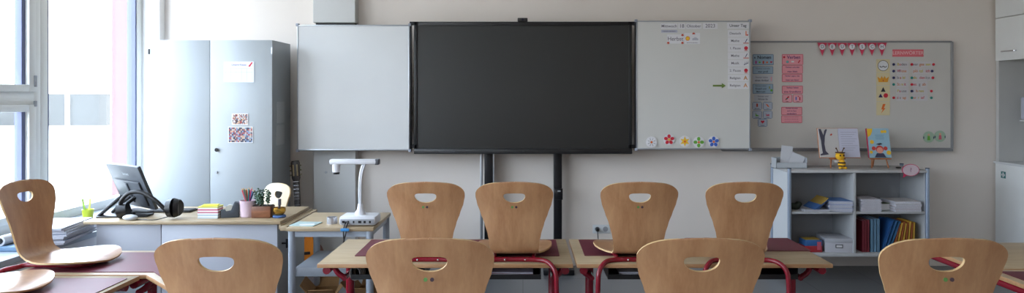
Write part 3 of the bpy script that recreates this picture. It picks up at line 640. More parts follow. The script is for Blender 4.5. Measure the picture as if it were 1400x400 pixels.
cu = MB().cyl((.09, .0, .072), (.125, .0, .075), .060, .064, 28).cyl((.125, 0, .075), (.155, .01, .075), .066, .055, 28).build('ear_cup', M_black, hp)
MB().cyl((.155, .01, .075), (.165, .01, .075), .055, .045, 28).build('ear_cushion', mat('cushion_black', (30, 30, 32), .8), cu)
MB().cyl((-.26, .02, .05), (-.20, .03, .06), .05, .048, 28).build('ear_cup', M_black, hp)
MB().tube([(.1, -.02, .02), (.03, -.06, .006), (-.08, -.05, .006), (-.16, -.02, .006)], .003, 6).build('cable', M_black, hp)
kb_ = MB().box(-.16, .16, -.06, .06, 0, .012, .004).build('keyboard', M_black, None, (X(232, 4.95), 4.98, .75)); tag(kb_, 'black keyboard lying behind the headphones on the desk', 'keyboard')
MB().box(-.15, .15, -.05, .05, .012, .015).build('keys', mat('keys_dark', (40, 40, 42), .6), kb_)
# note block
x, y = on_desk(282.5, 299)
nb_ = thing('note_block', 'block of coloured note paper with a yellow top sheet', 'note block', (x, y+.06, .75))
cols = [(190, 200, 205), (226, 226, 230), (170, 190, 200), (228, 226, 228), (190, 110, 130), (230, 228, 228), (196, 90, 120), (232, 230, 226), (205, 200, 110)]
z = 0
for k, q in enumerate(cols):
    hh_ = .009; o = MB().box(-.068+random.uniform(-.002, .002), .068+random.uniform(-.002, .002), -.045, .045, z, z+hh_).build('sheet_layer', C('note_%d' % k, q, .7), nb_, smooth=0); z += hh_
MB().box(-.05, .05, -.035, .035, z, z+.006, M=Matrix.Rotation(.2, 4, 'Z')).build('yellow_pad', C('note_yellow', (226, 222, 60), .6), nb_, smooth=0)
# tape dispenser
x, y = on_desk(311, 298)
tp = thing('tape_dispenser', 'dark grey desk tape dispenser next to the pink mug', 'tape dispenser', (x, y+.04, .75), .25)
MB().prism([(-.055, 0), (.06, 0), (.06, .055), (.058, .10), (.03, .105), (.022, .085), (.01, .05), (-.02, .045), (-.03, .055), (-.055, .055)], -.025, .025, bev=.003).build('body', mat('dispenser_grey', (62, 68, 76), .5), tp)
MB().cyl((.0, -.02, .06), (.0, .02, .06), .026).build('tape_roll', mat('tape_clear', (190, 190, 180), .3), tp)
# mug
x, y = on_desk(335, 297.5)
mg = thing('mug', 'pale pink mug full of coloured pencils on the teacher desk', 'mug', (x, y+.05, .75))
MB().lathe([(0, 0), (.044, 0), (.048, .005), (.052, .09), (.054, .112), (.050, .112), (.046, .02), (0, .016)], seg=32).build('cup', C('pink_glaze', (208, 184, 194), .3), mg)
MB().tube([(-.05, 0, .09), (-.078, 0, .086), (-.084, 0, .055), (-.072, 0, .03), (-.047, 0, .025)], .008, 10).build('handle', C('pink_glaze', (208, 184, 194), .3), mg)
pc = [('dark blue', (40, 50, 110)), ('green', (60, 150, 70)), ('teal', (40, 130, 130)), ('crimson', (170, 40, 60)), ('grey', (110, 110, 116)), ('lime green', (110, 190, 60)), ('black', (30, 30, 34)), ('magenta', (200, 60, 120)), ('orange', (220, 120, 50)), ('brown', (110, 70, 50)), ('light blue', (110, 150, 200)), ('red', (210, 50, 60))]
for k, (cn, q) in enumerate(pc):
    a = 2*PI*k/12*5; rr = .034; bx, by = rr*.5*math.cos(a+PI), rr*.5*math.sin(a+PI); tx, ty = rr*1.25*math.cos(a), rr*1.15*math.sin(a); L = .165+.03*((k*7) % 5)/5
    o = thing('pencil', '%s pencil standing in the pale pink mug' % cn, 'pencil', (mg.location.x+bx, mg.location.y+by, .768), 0, 'pencils in the mug')
    e1 = Vector((tx-bx, ty-by, L)); MB().cyl((0, 0, 0), e1*.93, .0042, seg=8).build('barrel', C('pencil_%d' % k, q, .4), o)
    MB().cyl(e1*.93, e1, .0042, .0006, seg=8).build('tip', M_ply, o)
# planter
x, y = on_desk(356, 298)
pl = thing('potted_succulent', 'dark green succulent in a brown wooden box on the teacher desk', 'potted plant', (x, y+.05, .75))
MB().box(-.065, .065, -.045, .045, 0, .078, .003).build('wooden_box', wood('walnut', (104, 62, 40), (140, 90, 60), (2, 9, 9), 4), pl)
MB().box(-.06, .06, -.04, .04, .078, .081).build('soil', mat('soil', (50, 38, 30), .9, bump=1), pl)
sm, lf = MB(), MB()
for k in range(10):
    bx, by = random.uniform(-.045, .045), random.uniform(-.028, .028); H_ = random.uniform(.06, .12); lx, ly = bx+random.uniform(-.025, .025), by+random.uniform(-.02, .02)
    sm.tube([(bx, by, .078), ((bx+lx)/2+.004, (by+ly)/2, .078+H_/2), (lx, ly, .078+H_)], .0022, 6)
    for j in range(16):
        t = .2+.8*j/15; px_, py_, pz = bx+(lx-bx)*t, by+(ly-by)*t, .078+H_*t; a = j*2.4+k
        c_ = (px_+.009*math.cos(a), py_+.009*math.sin(a), pz+.003); lf.ball(c_, .0085, (1-.3*abs(math.sin(a)), 1-.3*abs(math.cos(a)), .6), 8)
sm.build('stems', C('stem_green', (80, 90, 60)), pl); lf.build('foliage', mat('succulent_leaf', (64, 92, 72), .5, var=.2, vscale=60), pl)
# singing bowl
x, y = on_desk(379, 298)
cs = thing('bowl_cushion', 'small blue patterned cushion ring under the brass bowl', 'cushion', (x, y+.04, .75))
MB().lathe([(0, 0), (.04, 0), (.046, .008), (.04, .016), (0, .016)], seg=24).build('cushion', mat('blue_cushion', (70, 100, 150), .8, var=.4, vscale=50), cs)
bw = tag(MB().lathe([(0, 0), (.022, 0), (.036, .012), (.044, .03), (.042, .05), (.039, .05), (.040, .03), (.03, .012), (0, .006)], seg=32).build('singing_bowl', mat('brass', (190, 150, 70), .25, .9), None, (x, y+.04, .766)), 'brass singing bowl on the desk corner', 'bowl')
ml = thing('mallet', 'dark wooden striker standing in the brass bowl', 'mallet', (x, y+.04, .774))
MB().cyl((0, 0, 0), (.002, 0, .095), .008, .008).build('stick', mat('dark_wood', (70, 60, 66), .6), ml)
MB().cyl((.002, 0, .06), (.002, 0, .1), .011, .010).build('grip', mat('felt_grey', (90, 86, 96), .9), ml)

# ------------------------------------------------------------------ chairs
def shell_mesh(pale=False):
    # profile (y, z) seat facing +y, z=0 at the seat top
    prof = [(-.075, .388), (-.062, .34), (-.045, .28), (-.032, .22), (-.024, .16), (-.018, .11), (-.010, .07), (.004, .035), (.030, .011), (.065, .003), (.11, .0), (.18, .001), (.26, .004), (.33, .004), (.385, -.004), (.402, -.010)]
    P = [Vector((0, y, z)) for y, z in prof]; S = [0]
    dense = []
    for i in range(len(P)-1):
        p0 = P[i-1] if i else P[0]*2-P[1]; p1, p2 = P[i], P[i+1]; p3 = P[i+2] if i+2 < len(P) else P[-1]*2-P[-2]
        for k in range(12):
            t = k/12; dense.append(.5*((2*p1)+(p2-p0)*t+(2*p0-5*p1+4*p2-p3)*t*t+(3*p1-p0-3*p2+p3)*t**3))
    dense.append(P[-1]); acc = [0]
    for a, b in zip(dense, dense[1:]): acc.append(acc[-1]+(b-a).length)
    L = acc[-1]
    def at(s):
        s = max(0, min(L, s))
        for i in range(len(acc)-1):
            if acc[i+1] >= s:
                t = (s-acc[i])/(acc[i+1]-acc[i]); p = dense[i].lerp(dense[i+1], t); d = (dense[i+1]-dense[i]).normalized(); return p, Vector((0, -d.z, d.y))
        return dense[-1], Vector((0, 0, 1))
    wk = [(0, .192), (.05, .197), (.08, .197), (.12, .190), (.17, .172), (.22, .153), (.28, .136), (.33, .127), (.38, .124), (.42, .128), (.47, .158), (.52, .184), (.58, .200), (.64, .203), (.70, .196), (.76, .176), (.80, .160), (.9, .15)]
    def wid(s):
        for (a, u), (b, v) in zip(wk, wk[1:]):
            if a <= s <= b:
                t = (s-a)/(b-a); t = t*t*(3-2*t)*.5+t*.5; w = u+(v-u)*t; break
        else: w = .15
        if s < .062: w *= max(0, 1-(1-s/.062)**2)**(1/3.9)
        e_ = L-s
        if e_ < .13: w *= max(0, 1-(1-e_/.13)**2)**(1/2.3)
        return w
    hs0, hs1, ha = .058, .110, .055
    rows = [0]
    s = 0
    for k in range(1, 9): rows.append(.055*(k/8)**2)
    for k in range(0, 13): rows.append(hs0+(hs1-hs0)*(1-math.cos(PI*k/12))/2)
    s = hs1
    while s < L-.14: s += .018; rows.append(s)
    s0 = rows[-1]
    for k in range(1, 13): rows.append(s0+(L-s0)*(1-(1-k/12)**2))
    rows = sorted(set(round(r, 5) for r in rows))
    def hole(s):
        if s <= hs0+1e-5 or s >= hs1-1e-5: return 0
        t = (s-hs0)/(hs1-hs0)
        t = t**.6                                    # flatter top, rounder bottom
        return ha*max(0, 1-abs(2*t-1)**2.3)**(1/2.3)
    bm = bmesh.new(); N = 9; grid = []
    for s in rows:
        p, nrm = at(s); w = max(wid(s), .0015); h = hole(s); half = []
        for sgn in (-1, 1):
            r_ = []
            for j in range(N+1):
                u = h+(w-h)*j/N
                cup = .55*u*u if s < .40 else .22*u*u
                sag = -.007*(u/.19)**2*(1 if s < .05 else max(0, 1-(s-.05)/.05)) # gentle crown on the top edge
                q = p+nrm*cup; r_.append(bm.verts.new((sgn*u, q.y, q.z+sag)))
            half.append(r_)
        grid.append(half)
    for (a, b) in zip(grid, grid[1:]):
        for k in range(2):
            for j in range(N):
                f = (a[k][j], a[k][j+1], b[k][j+1], b[k][j]); bm.faces.new(f if k else f[::-1])
    bmesh.ops.remove_doubles(bm, verts=bm.verts[:], dist=.0004)
    bmesh.ops.recalc_face_normals(bm, faces=bm.faces[:])
    me = bpy.data.meshes.new('seat_shell'); bm.to_mesh(me); bm.free()
    me.polygons.foreach_set('use_smooth', [True]*len(me.polygons))
    me.materials.append(M_chairp if pale else M_chair); me.materials.append(M_ply)
    return me
SHELL = shell_mesh(); 
def make_chair(label, loc, rz, sticker=None, group=None, standing=False, shell=SHELL):
    r = thing('school_chair', label, 'chair', loc, rz, group)
    o = bpy.data.objects.new('seat_shell', shell); COL.objects.link(o); o.parent = r; o.location = (0, 0, .43)
    m = o.modifiers.new('ply', 'SOLIDIFY'); m.thickness = .0085; m.offset = 0; m.material_offset_rim = 1
    e_ = o.modifiers.new('split', 'EDGE_SPLIT'); e_.split_angle = math.radians(50)
    z = .43-.018
    fr = MB()
    fr.tube([(-.215, -.075, .02), (-.215, -.075, .10), (-.213, -.070, z-.11), (-.206, -.062, z-.045), (-.178, -.036, z-.010), (-.13, .005, z-.003), (0, .018, z-.003), (.13, .005, z-.003), (.178, -.036, z-.010), (.206, -.062, z-.045), (.213, -.070, z-.11), (.215, -.075, .10), (.215, -.075, .02)], .0125, 12, 5)
    fr.tube([(-.11, .01, z), (-.10, .06, z), (-.10, .30, z), (.10, .30, z), (.10, .06, z), (.11, .01, z)], .0105, 10, 4)
    fr.tube([(-.215, -.075, .03), (-.215, -.05, .013), (-.215, .05, .0125), (-.215, .38, .0125)], .0125, 12, 4).tube([(.215, -.075, .03), (.215, -.05, .013), (.215, .05, .0125), (.215, .38, .0125)], .0125, 12, 4)
    fr.tube([(-.215, .33, .0125), (.215, .33, .0125)], .0115, 10, 0)
    fr.build('frame', M_red, r)
    MB().ball((-.05, .003, z-.002), .005, seg=10).build('screw', M_chrome, r); MB().ball((.055, .003, z-.002), .005, seg=10).build('screw', M_chrome, r)
    MB().cyl((-.215, .36, .012), (-.215, .40, .012), .015).cyl((.215, .36, .012), (.215, .40, .012), .015).build('glide', M_black, r)
    if sticker:
        stk = MB(); 
        for k, dx in enumerate((-.010, .010)[:sticker]):
            stk.mi = k; stk.cyl((dx, -.066, .43+.262), (dx, -.0685, .43+.2622), .0062 if sticker > 1 else .005, seg=14)
        stk.build('sticker', [C('sticker_green2', (90, 140, 70)), C('sticker_brown', (70, 50, 60))], r)
    return r
ZR = .72+.031-.43+.0    # root height for a chair hung on a desk top
G1 = 'chairs hung on the rear row of desks'; G2 = 'chairs hung on the front row of desks'
EY = 3.575
rear = [(-.494, 'beech chair hung on the rear desks nearest the document camera', 2), (-.044, 'beech chair hung in front of the left black display post', 2), (.592, 'beech chair hung on the rear desks below the red flower magnet and left of the socket side', 1), (1.127, 'beech chair hung on the rear desks nearest the low shelf unit', None)]
rear[2] = (.592, 'beech chair hung on the rear desks right beside the wall socket', 2)
for x, lb, s_ in rear: make_chair(lb, (x, EY, ZR), 0, s_, G1)
front = [(-.940, "near beech chair with an empty hole in front of the teacher's desk", None), (-.287, 'near beech chair with two dots under its hole, in front of the rear desks left of the display centre', 2), (.548, 'near beech chair with no dots, in front of the rear desks right of the display centre', None), (1.298, 'near beech chair with green and brown dots, in front of the low shelf unit', 2)]
front[1] = (-.287, 'near beech chair with two dots under its hole, overlapping the chair by the document camera', 2)
front[2] = (.548, 'near beech chair without dots, overlapping the rear chair beside the socket', None)
for x, lb, s_ in front: make_chair(lb, (x, 2.185, ZR), 0, s_, G2)
make_chair('pale beech chair seen from its seat side, hung on the window-side desk', (-2.50, 3.56, ZR), -PI/2, None)
make_chair('chair of which only the seat shows, at the bottom left below the other side-on chair', (-2.50, 3.03, ZR), -PI/2, None)
make_chair("pale chair on the floor behind the teacher's desk beside the guitar", (-1.985, 5.50, 0), math.radians(180-44), None, shell=shell_mesh(True)).scale = (1.07, 1.07, 1.07)

# ------------------------------------------------------------------ student desks
def make_desk(label, loc, rz=0, mats=(), group=None, poly=None, trays=True):
    """origin on the floor at the middle of the desk; long side x (1.3), deep side y (.62)"""
    r = thing('student_desk', label, 'desk', loc, rz, group)
    w, d = .6525, .31
    b = MB(); b.mi = 0
    pts = poly or [(-w, -d), (w, -d), (w, d), (-w, d)]
    b.prism(pts, .698, .7185, 'z', bev=.002)
    o = b.build('desk_top', [M_deskw, M_deske], r)
    for f in o.data.polygons:
        if abs(f.normal.z) < .5: f.material_index = 1
    xs = .56 if not poly else .22
    for s_ in (-1, 1):
        MB().cyl((s_*xs, 0, .03), (s_*xs, 0, .66), .023).build('leg', M_red, r)
        f = MB(); f.tube([(s_*xs, -.24, .030), (s_*xs, -.1, .032), (s_*xs, .1, .032), (s_*xs, .24, .030)], .020, 10, 3)
        f.build('foot', M_red, r)
        f = MB(); f.tube([(s_*(xs+.055), -.27, .676), (s_*(xs+.055), .27, .676)], .021, 10, 0).tube([(s_*(xs-.03), 0, .665), (s_*(xs+.055), 0, .676)], .016, 10, 0).tube([(s_*(xs-.0), -.12, .60), (s_*(xs+.035), -.12, .625), (s_*(xs+.055), -.12, .66), (s_*(xs+.055), -.12, .695)], .015, 10, 5).tube([(s_*xs, -.13, .60), (s_*xs, .0, .60)], .015, 10, 0)
        f.build('support_arm', M_red, r)
    MB().box(-xs, xs, -.02, .02, .64, .68, .004).build('crossbeam', M_red, r)
    if trays:
        for cx in (-.30, .30):
            t = MB(); t.box(cx-.19, cx+.19, -.27, .0, .630, .634).box(cx-.19, cx-.186, -.27, .0, .634, .698).box(cx+.186, cx+.19, -.27, .0, .634, .698).box(cx-.186, cx+.186, -.004, .0, .634, .698).box(cx-.186, cx+.186, -.27, -.266, .634, .655)
            t.build('book_tray', M_black, r)
    return r
def desk_mat(label, x0, x1, y0, y1, group='maroon desk mats', M=None):
    cx, cy = (x0+x1)/2, (y0+y1)/2
    o = MB().prism([(p[0], p[1]) for p in rrect(x1-x0, y1-y0, .006, 2)], 0, .0028, 'z').build('desk_mat', M_mat, None, (cx, cy, .7192), 0)
    return tag(o, label, 'desk mat', group)
GR = 'rear row desks'
make_desk('rear desk with cable coil beside the document camera table', (-.397, 3.85, 0), 0, group=GR)
make_desk('rear desk with beech top in front of the wall socket and shelf', (.9275, 3.85, 0), 0, group=GR)
desk_mat('maroon mat under the chair next to the document camera', -.90, -.36, 3.71, 4.13)
desk_mat('maroon mat under the chair by the left display post', -.345, .195, 3.71, 4.13)
desk_mat('maroon mat under the chair beside the wall socket', .33, .93, 3.72, 4.13)
desk_mat('maroon mat at the right end of the rear desks near the shelf', .97, 1.59, 3.83, 4.18)
make_desk('front desk carrying the chair before the teacher desk', (-.612, 2.465, 0), 0, group='front row desks')
make_desk('front desk carrying the two near chairs on the shelf side', (.923, 2.465, 0), 0, group='front row desks')
make_desk('window-side desk with maroon mats at the bottom left', (-2.135, 2.655, 0), PI/2)
make_desk('angled window-side desk below the pale side-on chair', (-2.13, 3.58, 0), 0, poly=[(-.33, -.25), (.325, -.25), (.63, -.56), (.26, .27), (-.33, .27)], trays=False)
o = MB().prism([(-.30, -.19), (.34, -.19), (.62, -.50), (.245, .235), (-.30, .235)], 0, .0028, 'z').build('desk_mat', M_mat, None, (-2.13, 3.56, .7192), 0); tag(o, 'maroon mat on the angled window-side desk', 'desk mat', 'maroon desk mats')
desk_mat('maroon mat under the seat at the bottom left', -2.40, -1.85, 2.68, 3.255)
desk_mat('maroon mat on the near half of the window-side desk', -2.40, -1.85, 2.05, 2.64)
make_desk('right-hand desk behind the near chair by the shelf, under the cupboards', (2.925, 3.75, 0), 0, group='right-hand desks')
make_desk('right-hand desk at the bottom right corner with a maroon mat', (2.925, 3.11, 0), 0, group='right-hand desks')
desk_mat('maroon mat on the right-hand desk at the bottom right corner', 2.32, 2.96, 2.84, 3.38)
# paper stacks in trays
def booklets(name, label, cat, loc, n, w, d, t, cols, group, rz=0, jit=.006):
    z = loc[2]
    for k in range(n):
        q = cols[k % len(cols)]
        o = thing(name, label, cat, (loc[0]+random.uniform(-jit, jit), loc[1]+random.uniform(-jit, jit), z), rz+random.uniform(-.05, .05), group)
        MB().box(-w/2, w/2, -d/2, d/2, 0, .0008).box(-w/2, w/2, -d/2, d/2, t-.001, t-.0002).build('cover', C('cover_%d_%d_%d' % q, q, .5), o, smooth=0)
        MB().box(-w/2+.002, w/2-.002, -d/2+.002, d/2-.002, .0008, t-.001).build('pages', mat('page_edge', (196, 196, 204), .8, var=.08, vscale=90), o, smooth=0)
        z += t
    return z
booklets('exercise_book', 'thin exercise book in the black tray under the rear desk by the display post', 'book', (-.10, 3.72, .6345), 4, .30, .21, .006, [(150, 90, 110), (180, 170, 190)], 'exercise books in the tray by the display post')
booklets('exercise_book', 'thin exercise book in the black tray under the rear desk by the socket', 'book', (.66, 3.72, .6345), 4, .30, .21, .006, [(130, 110, 130), (180, 180, 190)], 'exercise books in the tray by the socket')
booklets('exercise_book', 'thin exercise book in the tray under the right-hand desk', 'book', (2.63, 3.62, .6345), 4, .30, .21, .008, [(60, 60, 70), (50, 50, 60)], 'exercise books in the right-hand tray')
# coiled cable hanging under the left end of the rear desk
cc = MB()
for k in range(4):
    cc.tube([(.026*math.cos(2*PI*j/14)+k*.006, .012*k-.02, .034*math.sin(2*PI*j/14)) for j in range(14)], .0035, 6, 2, True)
cc = cc.build('cable_coil', mat('clear_cable', (120, 116, 112), .3), None, (X(489, 3.66), 3.62, .655))
tag(cc, 'coil of pale cable hanging under the rear desk end beside the red leg', 'cable')

# ------------------------------------------------------------------ document camera table
tb = thing('side_table', 'small beech-topped table with grey legs holding the document camera', 'table', (-1.21, 4.64, 0))
MB().box(-.272, .272, -.29, .29, .728, .75, .002).build('table_top', M_deskw, tb)
for sx_ in (-1, 1):
    for sy in (-1, 1): MB().cyl((sx_*.245, sy*.262, 0), (sx_*.245, sy*.262, .728), .023).build('leg', M_gsteel, tb)
MB().box(-.24, .24, -.272, -.252, .69, .728).box(-.24, .24, .252, .272, .69, .728).box(-.255, -.235, -.25, .25, .69, .728).box(.235, .255, -.25, .25, .69, .728).build('apron', M_gsteel, tb)
MB().box(-.235, .235, -.25, .25, .45, .488, .003).box(-.235, .235, -.268, -.25, .44, .492, .002).build('lower_shelf', mat('grey_shelf', (128, 132, 138), .45), tb)
D0 = 4.45
dc = thing('document_camera', 'white document camera with an arched arm on the small table', 'document camera', (X(492, D0)-.004, D0+.03, .75))
M_dcw = mat('camera_white', (214, 216, 222), .35)
bb = MB().box(-.115, .115, -.085, .085, .006, .062, .012).build('base', M_dcw, dc)
MB().box(-.108, .108, -.088, -.084, .014, .046, .002).build('connector_panel', mat('panel_grey', (150, 154, 160), .5), bb)
for k, w_ in enumerate((.018, .010, .010, .02, .014, .012)): MB().box(-.095+k*.034, -.095+k*.034+w_, -.0895, -.0875, .022, .036).build('port', M_blackm, bb)
MB().lathe([(0, .06), (.036, .06), (.032, .08), (.020, .095), (.016, .13), (0, .13)], seg=24).build('arm_socket', M_dcw, dc)
MB().tube([(0, 0, .12), (-.002, 0, .20), (0, 0, .28), (.008, 0, .34), (.022, 0, .385), (.035, 0, .402)], .012, 12).tube([(.006, -.008, .12), (.006, -.008, .22), (.01, -.008, .30), (.02, -.008, .35), (.034, -.008, .39)], .006, 8).build('neck', mat('arm_silver', (196, 200, 206), .3, .3), dc)
ar = MB().box(-.195, .11, -.026, .026, .385, .418, .010).build('camera_arm', M_dcw, dc)
MB().box(.095, .124, -.025, .025, .382, .420, .008).build('end_cap', mat('cap_grey', (90, 92, 98), .4), ar)
hd = MB().cyl((-.155, 0, .392), (-.155, 0, .335), .026, .024).build('camera_head', M_dcw, dc)
MB().cyl((-.155, 0, .338), (-.155, 0, .322), .022, .020).build('lens', M_black, hd)
MB().tube([(-.07, -.088, .03), (-.072, -.12, .01), (-.07, -.150, -.03), (-.062, -.150, -.10), (-.05, -.145, -.13), (-.04, -.13, -.16), (-.05, -.11, -.26)], .0045, 8).tube([(-.055, -.088, .03), (-.06, -.13, .0), (-.055, -.150, -.03), (-.075, -.150, -.12), (-.06, -.13, -.2)], .0045, 8).build('cables', M_black, dc)
MB().box(-.088, -.035, -.156, -.144, -.018, .0, .003).build('cable_tie', C('tie_blue', (50, 130, 190)), dc)
tr = MB().lathe([(.028, 0), (.034, 0), (.034, .042), (.028, .042), (.028, 0)], seg=32).build('tape_roll', mat('silver_tape', (176, 176, 180), .25, .6), None, (X(454, 4.5), 4.5, .75)); tag(tr, 'silver roll of tape standing left of the document camera', 'tape')
x = X(417, 4.44)
ob = MB().box(-.08, .08, -.06, .08, 0, .005).build('notebook', C('mint_cover', (168, 188, 186), .5), None, (x-.005, 4.46, .75), 0); ob.rotation_euler = (0, 0, -.15); tag(ob, 'mint-grey notebook on the left of the small table', 'notebook')
ob = MB().box(-.045, .045, -.02, .025, 0, .001).build('paper_slip', M_paper, None, (x+.015, 4.43, .7552), 0); ob.rotation_euler = (0, 0, .25); tag(ob, 'white paper slip lying on the mint-grey notebook', 'paper')
# cardboard boxes on the floor below
M_cb = mat('cardboard', (150, 112, 70), .8, var=.08, vscale=20)
def cbox(label, x, y, w, d, h, rz):
    r = thing('cardboard_box', label, 'box', (x, y, 0), rz)
    MB().box(-w/2, w/2, -d/2, -d/2+.005, 0, h).box(-w/2, w/2, d/2-.005, d/2, 0, h).box(-w/2, -w/2+.005, -d/2, d/2, 0, h).box(w/2-.005, w/2, -d/2, d/2, 0, h).box(-w/2, w/2, -d/2, d/2, 0, .005).build('box_body', M_cb, r, smooth=0)
    for s_ in (-1, 1):
        MB().box(-w/2, w/2, 0, .004, 0, .10, M=Matrix.Translation((0, s_*d/2, h)) @ Matrix.Rotation(-s_*.9, 4, 'X')).build('flap', M_cb, r, smooth=0)
        MB().box(0, .004, -d/2, d/2, 0, .10, M=Matrix.Translation((s_*w/2, 0, h)) @ Matrix.Rotation(s_*.7, 4, 'Y')).build('flap', M_cb, r, smooth=0)
cbox('open cardboard box under the small table, on the teacher desk side', -1.36, 4.76, .16, .26, .24, .15)
cbox('open cardboard box with yellow flaps under the small table behind the red leg', -1.06, 4.72, .16, .24, .26, -.1)

# ------------------------------------------------------------------ guitar
gt = thing('guitar', "acoustic guitar leaning against the back wall beside the tall cupboard", 'guitar', (X(414, 6.12), 6.14, .02), 0)
Mg = Matrix.Rotation(math.radians(-6.0), 4, 'X') @ Matrix.Rotation(math.radians(-5.5), 4, 'Y')
def outline(sc=1.0):
    pts = []
    ctrl = [(0, 0), (.10, .006), (.165, .06), (.182, .13), (.165, .20), (.128, .26), (.118, .30), (.130, .36), (.138, .41), (.115, .455), (.06, .475), (0, .478)]
    P = [Vector((a, b)) for a, b in ctrl]
    half = []
    for i in range(len(P)-1):
        p0 = P[i-1] if i else Vector((-P[1].x, P[1].y)); p1, p2 = P[i], P[i+1]; p3 = P[i+2] if i+2 < len(P) else Vector((-P[-2].x, P[-2].y))
        for k in range(4):
            t = k/4; half.append(.5*((2*p1)+(p2-p0)*t+(2*p0-5*p1+4*p2-p3)*t*t+(3*p1-p0-3*p2+p3)*t**3))
    half.append(P[-1])
    return [(p.x*sc, .24+(p.y-.24)*sc) for p in half]+[(-p.x*sc, .24+(p.y-.24)*sc) for p in half[-2:0:-1]]
MB().prism(outline(), -.045, .045, M=Mg).build('body', C('guitar_sides', (120, 60, 30), .3), gt)
bd = MB().prism(outline(.97), -.049, -.045, M=Mg).build('soundboard', mat('spruce_orange', (226, 132, 40), .3, var=.08, vec=(40, 40, 1)), gt, smooth=0)
MB().prism(circ(.045, 24, 0, .31), -.0505, -.049, M=Mg).build('sound_hole', M_black, bd, smooth=0)
MB().box(-.085, .085, -.058, -.049, .155, .180, .003, M=Mg).build('bridge', mat('ebony', (40, 28, 24), .5), bd)
MB().box(-.026, .026, -.060, -.04, .36, .80, .003, M=Mg).box(-.022, .022, -.045, -.02, .45, .80, .004, M=Mg).build('neck', mat('ebony', (40, 28, 24), .5), gt)
hs = MB().prism([(-.024, .80), (.024, .80), (.036, .83), (.038, .965), (.030, .985), (-.030, .985), (-.038, .965), (-.036, .83)], -.052, -.034, bev=.002, M=Mg).build('headstock', mat('ebony2', (48, 38, 34), .4), gt)
sl = MB()
for s_ in (-1, 1): sl.box(s_*.017-.006, s_*.017+.006, -.0535, -.052, .85, .95, M=Mg)
sl.build('tuner_slots', mat('bone', (150, 130, 90), .5), hs)
tn = MB()
for s_ in (-1, 1):
    for k in range(3): tn.cyl(Mg @ Vector((s_*.036, -.043, .86+k*.04)), Mg @ Vector((s_*.052, -.043, .86+k*.04)), .0065, seg=10)
tn.build('tuning_pegs', mat('peg_metal', (130, 120, 96), .4, .5), hs)
MB().box(-.026, .026, -.064, -.052, .797, .803, M=Mg).build('nut', M_paper, gt)
sg = MB(); fr_ = MB()
for k in range(6):
    sg.cyl(Mg @ Vector((-.018+k*.0072, -.066, .16)), Mg @ Vector((-.018+k*.0072, -.064, .80)), .0008, seg=5)
sg.build('strings', M_chrome, gt)
for k in range(14): z_ = .80-.62*(1-.944**(k+1)); fr_.box(-.025, .025, -.0615, -.060, z_, z_+.0015, M=Mg)
fr_.build('frets', M_chrome, gt)

# ------------------------------------------------------------------ low shelf unit
SX0, SX1, SY0, SY1, SZ = X(1078, 5.95), X(1271, 5.95), 5.95, 6.38, .94
sh = thing('shelf_unit', 'low light grey shelf unit with four open compartments against the back wall', 'shelf', ((SX0+SX1)/2, SY0, 0))
hw = (SX1-SX0)/2; dd = SY1-SY0
zt_ = SZ; zl = Z(346, 5.95); zm = Z(289.5, 5.95); dvx = X(1169, 5.95)-(SX0+SX1)/2
MB().box(-hw+.02, hw-.02, 0, dd, zt_-.022, zt_, .002).build('top_board', mat('shelf_top', (184, 184, 184), .45), sh)
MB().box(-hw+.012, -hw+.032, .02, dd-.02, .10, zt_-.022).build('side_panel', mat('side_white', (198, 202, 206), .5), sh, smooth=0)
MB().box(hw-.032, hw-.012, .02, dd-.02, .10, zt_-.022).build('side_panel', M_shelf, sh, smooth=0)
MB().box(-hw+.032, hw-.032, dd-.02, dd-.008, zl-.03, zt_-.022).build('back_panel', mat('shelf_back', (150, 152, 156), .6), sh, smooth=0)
MB().box(-hw+.032, hw-.032, 0, dd-.02, zl-.028, zl, .002).build('shelf_board', M_shelf, sh)
MB().box(-hw+.032, dvx-.011, .01, dd-.02, zm-.018, zm, .002).box(dvx+.011, hw-.032, .01, dd-.02, zm-.018, zm, .002).build('shelf_board', M_shelf, sh)
MB().box(dvx-.011, dvx+.011, .004, dd-.02, zl, zt_-.022, .002).build('divider', M_shelf, sh)
for s_ in (-1, 1):
    for y_ in (.012, dd-.012):
        p = MB().cyl((s_*(hw-.012), y_, 0), (s_*(hw-.012), y_, zt_+.012), .016).build('post', mat('post_blue_grey', (146, 158, 176), .3, .5), sh)
        MB().cyl((s_*(hw-.012), y_, zt_+.012), (s_*(hw-.012), y_, zt_+.02), .017).build('cap', mat('cap_dark', (70, 76, 90), .4), p)
# speech bubble
bp = []
for k in range(36):
    a = 2*PI*k/36; bp.append((.075*math.cos(a)*(1 if True else 1), .052*math.sin(a)))
sbx = MB().prism(bp, -.003, 0).prism([(-.06, -.03), (-.03, -.045), (-.066, -.066)], -.003, 0)
o = sbx.build('speech_bubble_sign', C('bubble_red', (190, 50, 90)), None, (X(1246.5, 5.93), 5.948, Z(232.5, 5.93)), 0); tag(o, 'white speech bubble sign with red border clipped to the shelf top corner', 'sign')
MB().prism([(p[0]*.92, p[1]*.90) for p in bp], -.0036, -.003).build('bubble_face', C('bubble_white', (206, 186, 194)), o, smooth=0)
lettering(o, '?', .05, 0, 0, C('bubble_ink', (120, 60, 90)), y=-.0042)

